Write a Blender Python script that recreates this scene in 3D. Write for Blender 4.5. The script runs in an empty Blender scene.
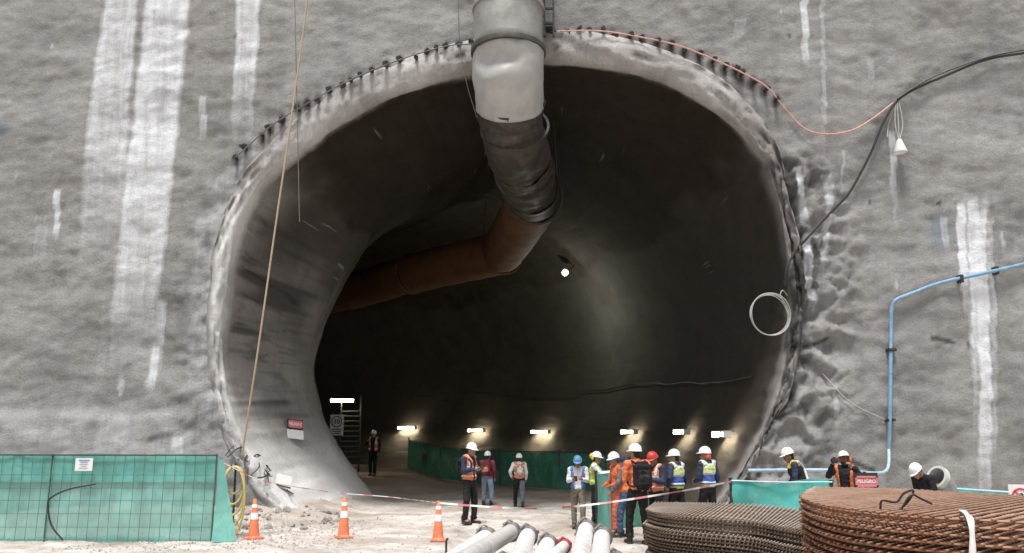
import bpy, bmesh, math, random
import numpy as np
from mathutils import Vector, Matrix, Euler
from mathutils.bvhtree import BVHTree

random.seed(7)
PI = math.pi
scene = bpy.context.scene
COL = scene.collection

# ------------------------------------------------------------------ camera model (used to turn measured directions into metres)
PITCH = math.radians(11.04); F = 800.0; CAMZ = 2.0
CP, SP = math.cos(PITCH), math.sin(PITCH)

def ray(px, py):
    u = (px - 512) / F; v = (276.5 - py) / F
    return Vector((u, CP - v * SP, SP + v * CP))

def at(px, py, Y):
    d = ray(px, py)
    return Vector((0, 0, CAMZ)) + d * (Y / d.y)

def atx(px, Y, z=1.0):
    """x of a picture column at depth Y and height z"""
    return (px - 512) / F * (Y * CP + (z - CAMZ) * SP)

# ------------------------------------------------------------------ numpy gradient noise
_rng = np.random.RandomState(11)
_perm = np.concatenate([_rng.permutation(256)] * 3)
_grad = _rng.normal(size=(256, 3)); _grad /= np.linalg.norm(_grad, axis=1)[:, None]

def noise3(p):
    p = np.asarray(p, dtype=np.float64)
    i = np.floor(p).astype(int); f = p - i
    w = f * f * f * (f * (f * 6 - 15) + 10)
    out = 0
    for dx in (0, 1):
        for dy in (0, 1):
            for dz in (0, 1):
                h = _perm[(_perm[(_perm[(i[:, 0] + dx) & 255] + i[:, 1] + dy) & 255] + i[:, 2] + dz) & 255]
                g = _grad[h]
                d = (f - np.array([dx, dy, dz]))
                wt = (w[:, 0] if dx else 1 - w[:, 0]) * (w[:, 1] if dy else 1 - w[:, 1]) * (w[:, 2] if dz else 1 - w[:, 2])
                out = out + wt * (g * d).sum(1)
    return out * 1.5

def fbm(p, octaves=4, gain=0.5, lac=2.03):
    p = np.asarray(p, dtype=np.float64); a = 1.0; s = 0; 
    for k in range(octaves):
        s = s + a * noise3(p + 17.3 * k); p = p * lac; a *= gain
    return s

def sstep(a, b, x):
    t = np.clip((x - a) / (b - a), 0, 1); return t * t * (3 - 2 * t)

# ------------------------------------------------------------------ objects
def link(o, parent=None):
    COL.objects.link(o)
    if parent is not None: o.parent = parent
    return o

def tag(o, label=None, cat=None, group=None, kind=None):
    if label: o['label'] = label
    if cat: o['category'] = cat
    if group: o['group'] = group
    if kind: o['kind'] = kind
    return o

def empty(name, loc=(0, 0, 0), rz=0.0):
    o = bpy.data.objects.new(name, None); o.empty_display_size = 0.2
    o.location = loc; o.rotation_euler = (0, 0, rz)
    return link(o)

def smooth(me, angle=None):
    me.polygons.foreach_set('use_smooth', [True] * len(me.polygons))
    if angle: 
        try: me.set_sharp_from_angle(angle=math.radians(angle))
        except Exception: pass

def np_mesh(name, V, Fc, m=None, parent=None, smth=True):
    me = bpy.data.meshes.new(name)
    me.from_pydata([tuple(v) for v in V], [], [tuple(f) for f in Fc])
    if smth: smooth(me)
    if m: me.materials.append(m)
    me.update()
    return link(bpy.data.objects.new(name, me), parent)

class MB:
    """collects shapes, then becomes one mesh object"""
    def __init__(s): s.v = []; s.f = []; s.m = []
    def add(s, V, Fc, mi=0):
        o = len(s.v); s.v += [tuple(x) for x in V]
        s.f += [tuple(o + i for i in f) for f in Fc]; s.m += [mi] * len(Fc)
    def box(s, c, size, rot=None, mi=0, bev=0.0):
        hx, hy, hz = [k / 2 for k in size]
        if bev <= 0:
            V = [Vector((x, y, z)) for x in (-hx, hx) for y in (-hy, hy) for z in (-hz, hz)]
            Fc = [(0, 1, 3, 2), (4, 6, 7, 5), (0, 4, 5, 1), (2, 3, 7, 6), (0, 2, 6, 4), (1, 5, 7, 3)]
        else:
            bm = bmesh.new(); bmesh.ops.create_cube(bm, size=1)
            for v in bm.verts: v.co = Vector((v.co.x * 2 * hx, v.co.y * 2 * hy, v.co.z * 2 * hz))
            bmesh.ops.bevel(bm, geom=bm.edges[:], offset=bev, segments=2, affect='EDGES')
            bm.verts.index_update()
            V = [v.co.copy() for v in bm.verts]; Fc = [[v.index for v in f.verts] for f in bm.faces]; bm.free()
        R = rot.to_matrix() if isinstance(rot, Euler) else (rot if rot is not None else Matrix.Identity(3))
        s.add([R @ v + Vector(c) for v in V], Fc, mi)
    def tube(s, pts, r, n=8, mi=0, cap=True, closed=False):
        pts = [Vector(p) for p in pts]; N = len(pts)
        rs = r if isinstance(r, (list, tuple)) else [r] * N
        rings = []; prev = None
        for i in range(N):
            if closed: t = (pts[(i + 1) % N] - pts[i - 1])
            else: t = (pts[min(i + 1, N - 1)] - pts[max(i - 1, 0)])
            if t.length < 1e-9: t = Vector((0, 0, 1))
            t.normalize()
            if prev is None:
                a = Vector((0, 0, 1)) if abs(t.z) < 0.9 else Vector((1, 0, 0))
                u = t.cross(a).normalized()
            else:
                u = (prev - t * prev.dot(t))
                u = u.normalized() if u.length > 1e-6 else t.orthogonal().normalized()
            prev = u; w = t.cross(u)
            rings.append([pts[i] + (u * math.cos(2 * PI * k / n) + w * math.sin(2 * PI * k / n)) * rs[i] for k in range(n)])
        V = [p for rg in rings for p in rg]; Fc = []
        M = N if closed else N - 1
        for i in range(M):
            for k in range(n):
                a = i * n + k; b = i * n + (k + 1) % n; c = ((i + 1) % N) * n
                Fc.append((a, b, c + (k + 1) % n, c + k))
        if cap and not closed:
            Fc.append(tuple(range(n - 1, -1, -1))); Fc.append(tuple((N - 1) * n + k for k in range(n)))
        s.add(V, Fc, mi)
    def lathe(s, prof, n=24, M=None, mi=0, close=False):
        V = []; Fc = []
        for (r, z) in prof:
            for k in range(n):
                V.append(Vector((r * math.cos(2 * PI * k / n), r * math.sin(2 * PI * k / n), z)))
        P = len(prof)
        for i in range(P if close else P - 1):
            j = (i + 1) % P
            for k in range(n):
                Fc.append((i * n + k, i * n + (k + 1) % n, j * n + (k + 1) % n, j * n + k))
        if M is not None: V = [M @ v for v in V]
        s.add(V, Fc, mi)
    def ellipsoid(s, c, r, rot=None, n=14, m=9, mi=0):
        V = []; Fc = []
        R = rot if rot is not None else Matrix.Identity(3)
        for i in range(m + 1):
            th = PI * i / m
            for k in range(n):
                ph = 2 * PI * k / n
                V.append(R @ Vector((r[0] * math.sin(th) * math.cos(ph), r[1] * math.sin(th) * math.sin(ph), r[2] * math.cos(th))) + Vector(c))
        for i in range(m):
            for k in range(n):
                Fc.append((i * n + k, (i + 1) * n + k, (i + 1) * n + (k + 1) % n, i * n + (k + 1) % n))
        s.add(V, Fc, mi)
    def bone(s, a, b, ra, rb, n=12, flat=None):
        """rounded tapered limb from a to b"""
        a = Vector(a); b = Vector(b); t = b - a; L = t.length
        if L < 1e-5: t = Vector((0, 0, 1)); 
        t = t.normalized()
        pts = []; rs = []
        for k in range(5):
            ang = PI / 2 * (1 - k / 4); pts.append(a - t * ra * math.sin(ang)); rs.append(max(ra * math.cos(ang), ra * .02))
        for k in range(1, 4): pts.append(a.lerp(b, k / 4)); rs.append(ra + (rb - ra) * k / 4)
        for k in range(5):
            ang = PI / 2 * k / 4; pts.append(b + t * rb * math.sin(ang)); rs.append(max(rb * math.cos(ang), rb * .02))
        if flat is None: s.tube(pts, rs, n)
        else:
            sub = MB(); sub.tube(pts, rs, n)
            ax, kk = flat; ax = Vector(ax).normalized(); mid = (a + b) / 2
            V = [Vector(v) - ax * ((Vector(v) - mid).dot(ax)) * (1 - kk) for v in sub.v]
            s.add(V, sub.f)
    def mesh(s, name, mats):
        me = bpy.data.meshes.new(name); me.from_pydata(s.v, [], s.f)
        mats = mats if isinstance(mats, (list, tuple)) else [mats]
        for m in mats: me.materials.append(m)
        if len(mats) > 1: me.polygons.foreach_set('material_index', s.m)
        me.update(); return me
    def build(s, name, mats, parent=None, smth=True, angle=40):
        me = s.mesh(name, mats)
        bm = bmesh.new(); bm.from_mesh(me); bmesh.ops.recalc_face_normals(bm, faces=bm.faces); bm.to_mesh(me); bm.free()
        if smth: smooth(me, angle)
        return link(bpy.data.objects.new(name, me), parent)

def copy_tree(o, parent=None):
    c = o.copy(); COL.objects.link(c); c.parent = parent
    for ch in o.children: copy_tree(ch, c)
    return c

def curve_pts(P, n=40):
    """Catmull-Rom through points"""
    P = [Vector(p) for p in P]; Q = [P[0] * 2 - P[1]] + P + [P[-1] * 2 - P[-2]]
    out = []; seg = len(P) - 1; k = max(2, n // seg)
    for i in range(seg):
        a, b, c, d = Q[i:i + 4]
        for j in range(k):
            t = j / k
            out.append(0.5 * ((2 * b) + (c - a) * t + (2 * a - 5 * b + 4 * c - d) * t * t + (3 * b - a - 3 * c + d) * t ** 3))
    out.append(P[-1]); return out

# ------------------------------------------------------------------ materials
def _n(nt, t, **kw):
    n = nt.nodes.new(t)
    for k, v in kw.items(): setattr(n, k, v)
    return n

def new_mat(name):
    m = bpy.data.materials.new(name); m.use_nodes = True
    nt = m.node_tree; b = nt.nodes['Principled BSDF']; return m, nt, b

def ramp(nt, stops, fac):
    r = _n(nt, 'ShaderNodeValToRGB'); e = r.color_ramp.elements
    while len(e) > 1: e.remove(e[-1])
    e[0].position = stops[0][0]; e[0].color = (*stops[0][1], 1)
    for p, c in stops[1:]:
        x = e.new(p); x.color = (*c, 1)
    nt.links.new(fac, r.inputs[0]); return r.outputs[0]

def g(v): return (v, v, v)

def noise_tex(nt, scale, detail=4, rough=.55, vec=None, dist=0):
    n = _n(nt, 'ShaderNodeTexNoise'); n.inputs['Scale'].default_value = scale
    n.inputs['Detail'].default_value = detail; n.inputs['Roughness'].default_value = rough
    n.inputs['Distortion'].default_value = dist
    if vec is not None: nt.links.new(vec, n.inputs['Vector'])
    return n.outputs['Fac']

def objco(nt, scale=(1, 1, 1)):
    t = _n(nt, 'ShaderNodeTexCoord'); mp = _n(nt, 'ShaderNodeMapping')
    mp.inputs['Scale'].default_value = scale
    nt.links.new(t.outputs['Object'], mp.inputs['Vector']); return mp.outputs[0]

def mix(nt, a, b, fac, mode='MIX'):
    m = _n(nt, 'ShaderNodeMix', data_type='RGBA', blend_type=mode)
    for s, v in ((m.inputs[6], a), (m.inputs[7], b)):
        if isinstance(v, tuple): s.default_value = (*v, 1) if len(v) == 3 else v
        else: nt.links.new(v, s)
    if isinstance(fac, (int, float)): m.inputs[0].default_value = fac
    else: nt.links.new(fac, m.inputs[0])
    return m.outputs[2]

def mth(nt, op, a, b=0.0, clamp=False):
    m = _n(nt, 'ShaderNodeMath', operation=op, use_clamp=clamp)
    for i, v in enumerate((a, b)):
        if isinstance(v, (int, float)): m.inputs[i].default_value = v
        else: nt.links.new(v, m.inputs[i])
    return m.outputs[0]

def bump(nt, b, h, strength=.5, dist=.02, prev=None):
    n = _n(nt, 'ShaderNodeBump'); n.inputs['Strength'].default_value = strength; n.inputs['Distance'].default_value = dist
    nt.links.new(h, n.inputs['Height'])
    if prev is not None: nt.links.new(prev, n.inputs['Normal'])
    nt.links.new(n.outputs[0], b.inputs['Normal']); return n.outputs[0]

def attr(nt, name):
    a = _n(nt, 'ShaderNodeAttribute', attribute_name=name); return a

def simple(name, c, rough=.6, var=.25, scale=6.0, metal=0.0, dirt=None, bmp=0.0, bscale=40, bdist=.004, spec=.5):
    """a base colour broken up by noise, with optional dirt and bump"""
    m, nt, b = new_mat(name)
    co = objco(nt)
    f = noise_tex(nt, scale, 5, .6, co)
    lo = tuple(x * (1 - var) for x in c); hi = tuple(min(1, x * (1 + var * .7)) for x in c)
    col = ramp(nt, [(.3, lo), (.7, hi)], f)
    if dirt:
        d = noise_tex(nt, scale * .7 + 1, 6, .7, co)
        fac = ramp(nt, [(.48, g(0)), (.68, g(dirt[1]))], d)
        col = mix(nt, col, dirt[0], fac)
    nt.links.new(col, b.inputs['Base Color'])
    b.inputs['Roughness'].default_value = rough; b.inputs['Metallic'].default_value = metal
    b.inputs['Specular IOR Level'].default_value = spec
    if bmp: bump(nt, b, noise_tex(nt, bscale, 4, .6, co), bmp, bdist)
    return m

def emit(name, c, s):
    m, nt, b = new_mat(name)
    b.inputs['Base Color'].default_value = (.8, .8, .8, 1)
    b.inputs['Emission Color'].default_value = (*c, 1); b.inputs['Emission Strength'].default_value = s
    return m

DUST = (.36, .31, .26)
def shotcrete_mat(name, base, lining=False):
    m, nt, b = new_mat(name)
    co = objco(nt)
    big = noise_tex(nt, .35, 5, .6, co, .4)
    mid = noise_tex(nt, 1.1, 6, .62, objco(nt, (1, 1, 1.1)), .6)
    fine = noise_tex(nt, 14, 5, .7, co)
    k = base
    col = ramp(nt, [(.22, tuple(x * .90 for x in k)), (.5, k), (.78, tuple(x * 1.07 for x in k))], mid)
    col = mix(nt, col, ramp(nt, [(.3, g(.82)), (.5, g(1.0)), (.72, g(1.07))], big), 1.0, 'MULTIPLY')
    col = mix(nt, col, ramp(nt, [(.3, g(.88)), (.7, g(1.08))], fine), 1.0, 'MULTIPLY')
    grit = noise_tex(nt, 24, 4, .85, co)
    col = mix(nt, col, ramp(nt, [(.30, g(.74)), (.47, g(1.0)), (.70, g(1.12))], grit), .8, 'MULTIPLY')
    vor = _n(nt, 'ShaderNodeTexVoronoi'); vor.inputs['Scale'].default_value = 5.5; vor.inputs['Randomness'].default_value = 1.0; nt.links.new(co, vor.inputs['Vector'])
    pit = ramp(nt, [(.05, g(.45)), (.13, g(1.0))], vor.outputs['Distance'])
    pm = ramp(nt, [(.50, g(0)), (.62, g(.8))], noise_tex(nt, 1.3, 3, .6, co))
    col = mix(nt, col, mix(nt, col, pit, 1.0, 'MULTIPLY'), pm)
    # vertical run-off stains
    st = noise_tex(nt, 2.2, 5, .6, objco(nt, (1, 1, .09)), .2)
    col = mix(nt, col, ramp(nt, [(.36, g(.86)), (.52, g(1.0)), (.70, g(1.05))], st), .8, 'MULTIPLY')
    # white lime streaks, dark marks and painted light and shade carried by the mesh
    a = attr(nt, 'stain_shade')
    sep = _n(nt, 'ShaderNodeSeparateColor'); nt.links.new(a.outputs['Color'], sep.inputs[0])
    brk = noise_tex(nt, 5, 6, .75, objco(nt, (1.4, 1.4, .5)), .3)
    fib = noise_tex(nt, 1.0, 5, .75, objco(nt, (11, 11, .35)), .2)
    lm = mth(nt, 'MULTIPLY', mth(nt, 'ADD', ramp(nt, [(.30, g(.56)), (.60, g(.72))], brk), ramp(nt, [(.32, g(.0)), (.68, g(.38))], fib)), sep.outputs[0])
    lime = ramp(nt, [(.10, g(0)), (.30, g(.30)), (.62, g(.80)), (.95, g(1))], lm)
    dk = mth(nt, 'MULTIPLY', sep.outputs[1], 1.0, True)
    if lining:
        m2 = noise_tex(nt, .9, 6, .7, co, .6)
        near_ = mix(nt, (.014, .011, .008), (.060, .047, .037), m2); far_ = mix(nt, (.026, .021, .016), (.125, .103, .08), m2)  # colours of the painted interior shade, deepest near the mouth, paler far in
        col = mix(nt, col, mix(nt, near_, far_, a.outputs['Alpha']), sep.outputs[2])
    else: col = mix(nt, col, (.13, .19, .26), mth(nt, 'MULTIPLY', sep.outputs[2], .5))
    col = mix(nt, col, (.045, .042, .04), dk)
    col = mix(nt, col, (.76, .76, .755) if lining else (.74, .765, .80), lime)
    nt.links.new(col, b.inputs['Base Color'])
    b.inputs['Roughness'].default_value = .9; b.inputs['Specular IOR Level'].default_value = .12 if lining else .25
    n1 = bump(nt, b, noise_tex(nt, 2.2, 5, .55, objco(nt, (.9, .9, 1.25)), .5), .26, .08)
    n2 = bump(nt, b, noise_tex(nt, 11, 6, .75, objco(nt, (1, 1, 1.15))), .75, .024, n1)
    bump(nt, b, noise_tex(nt, 18, 5, .8, co), 1.0, .028, n2)
    return m

M = {}
M['shot'] = shotcrete_mat('shotcrete', (.300, .295, .288))
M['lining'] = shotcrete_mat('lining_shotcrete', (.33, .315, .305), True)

def ground_mat():
    m, nt, b = new_mat('dusty_ground')
    co = objco(nt)
    a = noise_tex(nt, .5, 6, .62, co, .8); c = noise_tex(nt, 3.2, 6, .7, co, .5); d = noise_tex(nt, 22, 4, .7, co)
    tr = noise_tex(nt, 1.6, 5, .6, objco(nt, (.6, 1.1, 1)), .9)
    col = ramp(nt, [(.25, (.33, .30, .27)), (.48, (.56, .525, .49)), (.72, (.74, .715, .69))], a)
    col = mix(nt, col, ramp(nt, [(.28, (.62, .56, .50)), (.5, g(1.0)), (.75, g(1.12))], c), .9, 'MULTIPLY')
    col = mix(nt, col, ramp(nt, [(.33, (.76, .70, .65)), (.55, g(1.03))], tr), .6, 'MULTIPLY')
    col = mix(nt, col, ramp(nt, [(.25, g(.72)), (.6, g(1.05))], d), .8, 'MULTIPLY')
    at_ = attr(nt, 'stain_shade'); sep = _n(nt, 'ShaderNodeSeparateColor'); nt.links.new(at_.outputs['Color'], sep.inputs[0])
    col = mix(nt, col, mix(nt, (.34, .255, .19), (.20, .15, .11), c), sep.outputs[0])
    nt.links.new(col, b.inputs['Base Color'])
    b.inputs['Roughness'].default_value = .95; b.inputs['Specular IOR Level'].default_value = .2
    n1 = bump(nt, b, c, .8, .06); bump(nt, b, d, .7, .015, n1)
    return m
M['ground'] = ground_mat()
M['rock'] = simple('rock', (.42, .385, .355), .95, .45, 5, bmp=.8, bscale=14, bdist=.03)
M['galv'] = simple('duct_steel', (.36, .355, .34), .45, .22, 2.2, .35, ((.22, .20, .17), .5), .25, 3.0, .03)
M['fabric_duct'] = simple('duct_fabric', (.40, .40, .385), .42, .15, 1.8, 0.0, ((.25, .24, .22), .35), .35, 2.4, .05)
M['shaded_duct'] = simple('shaded_dirty_duct_steel', (.045, .038, .033), .6, .35, 2.5, .2, ((.09, .075, .06), .8), .3, 5, .03)  # duct steel darkened for the shadow of the mouth, with grime on top
M['band'] = simple('duct_band', (.10, .095, .085), .5, .3, 8, .5)
M['ringlight'] = simple('bright_flange', (.42, .40, .37), .45, .3, 9, .4, ((.20, .14, .10), .6))
M['orange_duct'] = simple('orange_duct', (.115, .048, .018), .78, .35, 1.6, 0.05, ((.12, .06, .032), .75), .3, 3, .03)
M['rope'] = simple('rope', (.40, .33, .22), .9, .25, 30)
M['black_rubber'] = simple('black_rubber', (.022, .022, .024), .55, .3, 10)
M['wire'] = simple('thin_wire', (.14, .135, .13), .6, .3, 10)
M['pink'] = simple('pink_cable', (.62, .34, .29), .6, .2, 10)
M['white_cable'] = simple('white_cable', (.40, .39, .37), .6, .2, 10)
M['blue_pipe'] = simple('blue_pipe', (.17, .34, .50), .45, .2, 6, 0, ((.40, .46, .50), .5))
M['palepipe'] = simple('pale_blue_pipe', (.36, .53, .61), .45, .2, 6, 0, ((.55, .6, .62), .5))
M['steel_dark'] = simple('dark_steel', (.07, .068, .065), .5, .4, 10, .6)
M['bolt'] = simple('bolt_steel', (.055, .048, .042), .6, .5, 14, .3)
M['white_paint'] = simple('white_paint', (.78, .78, .77), .5, .1, 6, 0, ((.5, .47, .43), .4))
M['sign_white'] = simple('sign_white', (.75, .75, .73), .45, .08, 9, 0, ((.5, .48, .45), .3))
M['sign_grey'] = simple('sign_aged_white', (.60, .585, .56), .6, .12, 9, 0, ((.4, .38, .35), .4))
M['sign_red'] = simple('sign_red', (.55, .05, .07), .45, .12, 9)
M['sign_pink'] = simple('sign_faded_red', (.66, .20, .22), .5, .2, 30)
M['sign_black'] = simple('sign_black', (.025, .024, .025), .45, .2, 9)
M['blue_ink'] = simple('blue_ink', (.22, .27, .48), .7, .1, 20)
M['orange_plastic'] = simple('cone_orange', (.80, .22, .10), .5, .15, 6, 0, ((.70, .42, .32), .5))
M['yellow_hose'] = simple('yellow_hose', (.62, .52, .20), .55, .25, 7, 0, ((.40, .34, .22), .5))
M['pipe_white'] = simple('pipe_white', (.70, .69, .68), .5, .12, 4, 0, ((.38, .34, .31), .85), .15, 20, .004)
M['pipe_grey'] = simple('pipe_grey', (.36, .355, .35), .5, .25, 4, .1, ((.20, .17, .15), .7), .2, 16, .004)
M['coupling'] = simple('coupling', (.22, .20, .19), .55, .45, 9, .4, ((.45, .42, .39), .5), .4, 30, .004)
M['coupling_red'] = simple('coupling_red', (.42, .06, .07), .5, .3, 9, 0, ((.25, .12, .10), .5), .3, 30, .003)
M['wood'] = simple('grey_timber', (.30, .25, .20), .85, .35, 5, 0, ((.45, .41, .37), .4), .4, 20, .006)
M['concrete'] = simple('block_concrete', (.40, .385, .37), .9, .25, 5, bmp=.5, bscale=25, bdist=.01)

def rebar_mat(name, c1, c2, dust, dmax):
    m, nt, b = new_mat(name)
    co = objco(nt)
    f = noise_tex(nt, 9, 5, .7, co)
    col = ramp(nt, [(.3, c1), (.7, c2)], f)
    ge = _n(nt, 'ShaderNodeNewGeometry'); sx = _n(nt, 'ShaderNodeSeparateXYZ'); nt.links.new(ge.outputs['Normal'], sx.inputs[0])
    up = mth(nt, 'MULTIPLY', mth(nt, 'SUBTRACT', sx.outputs[2], .35, True), dmax, True)
    du = mth(nt, 'MULTIPLY', up, ramp(nt, [(.3, g(.4)), (.6, g(1))], noise_tex(nt, 3, 4, .6, co)), True)
    col = mix(nt, col, dust, du)
    nt.links.new(col, b.inputs['Base Color']); b.inputs['Roughness'].default_value = .7
    b.inputs['Metallic'].default_value = .15
    return m
M['rebar'] = rebar_mat('rust_rebar', (.10, .040, .020), (.36, .145, .068), (.56, .45, .36), 1.7)
M['rebar_dusty'] = rebar_mat('dusty_rebar', (.11, .072, .05), (.25, .17, .12), (.52, .46, .40), 1.7)

def net_mat(name, c, alpha, scale=1.0, folds=.4):
    m, nt, b = new_mat(name)
    co = objco(nt)
    f = noise_tex(nt, 1.6, 5, .6, objco(nt, (1, 1, .5)), .8)
    col = ramp(nt, [(.25, tuple(x * .7 for x in c)), (.5, c), (.75, tuple(min(1, x * 1.35 + .02) for x in c))], f)
    fz = noise_tex(nt, 5, 4, .7, co)
    col = mix(nt, col, (.42, .44, .40), ramp(nt, [(.55, g(0)), (.8, g(.45))], fz))
    nt.links.new(col, b.inputs['Base Color']); b.inputs['Roughness'].default_value = .75
    b.inputs['Alpha'].default_value = alpha
    b.inputs['Specular IOR Level'].default_value = .25
    bump(nt, b, f, folds, .05)
    return m
M['net'] = net_mat('green_net', (.19, .44, .39), .84)
M['net_double'] = net_mat('green_net_double', (.14, .40, .35), .90)
M['net_tunnel'] = net_mat('tunnel_net', (.05, .22, .15), .95)
M['tarp'] = net_mat('teal_tarp', (.10, .47, .42), 1.0, folds=.6)
M['net_wire'] = simple('net_wire', (.055, .13, .115), .6, .3, 10)

def cloth(name, c, rough=.85, var=.28, dirt=.45):
    m, nt, b = new_mat(name)
    co = objco(nt)
    f = noise_tex(nt, 7, 5, .65, co, .3)
    col = ramp(nt, [(.3, tuple(x * (1 - var) for x in c)), (.7, tuple(min(1, x * (1 + var)) for x in c))], f)
    d = noise_tex(nt, 4, 5, .7, co)
    col = mix(nt, col, (.30, .26, .22), ramp(nt, [(.5, g(0)), (.75, g(dirt))], d))
    nt.links.new(col, b.inputs['Base Color']); b.inputs['Roughness'].default_value = rough
    b.inputs['Specular IOR Level'].default_value = .2
    bump(nt, b, noise_tex(nt, 16, 4, .6, co, 1.0), .6, .015)
    return m
CL = dict(orange=cloth('orange_hivis', (.72, .19, .075), .7), redorange=cloth('red_orange_cloth', (.60, .15, .07), .8),
          faded=cloth('faded_orange', (.62, .26, .16), .8), lime=cloth('lime_hivis', (.52, .66, .13), .7),
          black=cloth('black_cloth', (.018, .018, .02), .85, .3, .12), navy=cloth('navy_cloth', (.035, .045, .085), .85, .25, .12),
          white=cloth('white_shirt', (.70, .70, .70), .8, .1, .2), blue=cloth('royal_blue_cloth', (.05, .12, .42), .75),
          pale=cloth('pale_hivis', (.62, .68, .58), .7, .1, .2),
          bluevest=cloth('blue_vest', (.10, .19, .42), .8), jeans=cloth('blue_jeans', (.055, .10, .20), .85),
          lightjeans=cloth('light_jeans', (.26, .38, .56), .85), grey=cloth('grey_cloth', (.16, .16, .165), .85),
          khaki=cloth('khaki_cloth', (.20, .175, .145), .85), greyjeans=cloth('grey_jeans', (.16, .19, .25), .85),
          maroon=cloth('maroon_cloth', (.19, .03, .045), .8), boots=cloth('boot_leather', (.03, .027, .025), .6, .3, .5),
          silver=simple('reflective_tape', (.62, .63, .62), .35, .12, 12), yellow=cloth('yellow_cloth', (.72, .52, .08), .75),
          skin=simple('skin', (.36, .20, .135), .55, .12, 12), skin_dark=simple('tan_skin', (.26, .135, .085), .55, .12, 12),
          hair=simple('dark_hair', (.015, .012, .011), .7, .3, 30), eye=simple('eye', (.05, .035, .03), .2, .1, 30),
          lips=simple('lips', (.30, .10, .085), .5, .1, 30), glove=cloth('white_glove', (.66, .66, .64), .8, .1, .3),
          hwhite=simple('helmet_white', (.80, .80, .79), .28, .05, 6, 0, ((.62, .60, .57), .25)),
          hblue=simple('helmet_blue', (.11, .27, .44), .3, .08, 6), hred=simple('helmet_red', (.55, .045, .05), .3, .1, 6),
          horange=simple('ear_muff_orange', (.72, .15, .06), .5, .1, 6), hyellow=simple('helmet_sticker_yellow', (.75, .52, .06), .4, .1, 6))

# ------------------------------------------------------------------ the tunnel mouth outline, measured at the wall plane
WY = 20.0; CZ = 5.3
RIM = [(735, 480), (757, 440), (772, 405), (784, 355), (789, 300), (786, 240), (776, 195), (764, 160), (740, 130), (700, 99), (660, 79), (600, 66),
       (550, 62), (512, 64), (470, 71), (420, 85), (385, 98), (350, 117), (312, 142), (285, 160), (262, 180), (244, 210), (233, 245), (226, 285),
       (222, 330), (224, 375), (233, 415), (248, 448), (275, 485)]
_th = []; _r = []
for (a, b_) in RIM:
    p = at(a, b_, WY); _th.append(math.atan2(p.z - CZ, p.x)); _r.append(math.hypot(p.x, p.z - CZ))
_th = np.array(_th); _th = np.where(_th < -PI / 2, _th + 2 * PI, _th)
_o = np.argsort(_th); _th = _th[_o]; _r = np.array(_r)[_o]
def rimR(theta):
    t = np.where(theta < -PI / 2, theta + 2 * PI, theta)
    r = np.interp(t, np.concatenate([_th, [_th[0] + 2 * PI]]), np.concatenate([_r, [_r[0]]]))
    # below the ground the outline simply carries on downward
    return r

# ------------------------------------------------------------------ shotcrete wall
def wall_d(x, z):
    """how far the wall face stands out towards the street side (m)"""
    p = np.stack([x, np.zeros_like(x), z], 1)
    d = .20 * fbm(p * .22, 3) + .05 * fbm(p * np.array([.8, 1, 1.15]) + 5, 4) + .026 * fbm((p + np.stack([.5 * z, 0 * z, -.25 * x], 1)) * np.array([1.7, 1, 2.6]) + 9, 3)
    bil = np.abs(fbm((p + np.stack([.4 * z, 0 * z, -.2 * x], 1)) * np.array([1.5, 1, 2.3]) + 61, 3, .6))
    d += .030 * (bil - .3) + .016 * np.abs(fbm(p * np.array([4.5, 1, 6.5]) + 71, 2))
    # drooping horizontal layers
    lay = noise3(p * np.array([.55, 1, 2.4]) + 31)
    d += .022 * np.sign(lay) * np.abs(lay) ** .8
    # broken ground beside the mouth on the right, low down
    th = np.arctan2(z - CZ, x); r = np.hypot(x, z - CZ); e = r - rimR(th)
    br = sstep(2.6, .6, e) * sstep(10.2, 8.2, z) * (x > 0)
    rid = 1 - np.abs(fbm(p * 1.25 + 3, 5, .6)) * 2.2
    d += br * (.22 * (1 - np.abs(fbm(p * .85 + 3, 4, .55)) * 2.2 - .45) + .07 * fbm(p * np.array([2.4, 1, 1.5]), 3))
    bl = sstep(2.0, .4, e) * sstep(9.5, 8.0, z) * (x < 0)
    d += bl * (.035 * (rid - .4) + .02 * fbm(p * 3.5, 3))
    # small shelf low on the left
    d += .10 * sstep(2.6, 2.3, z + .12 * noise3(p * .7)) * sstep(-8.0, -9.0, x)
    return d

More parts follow.
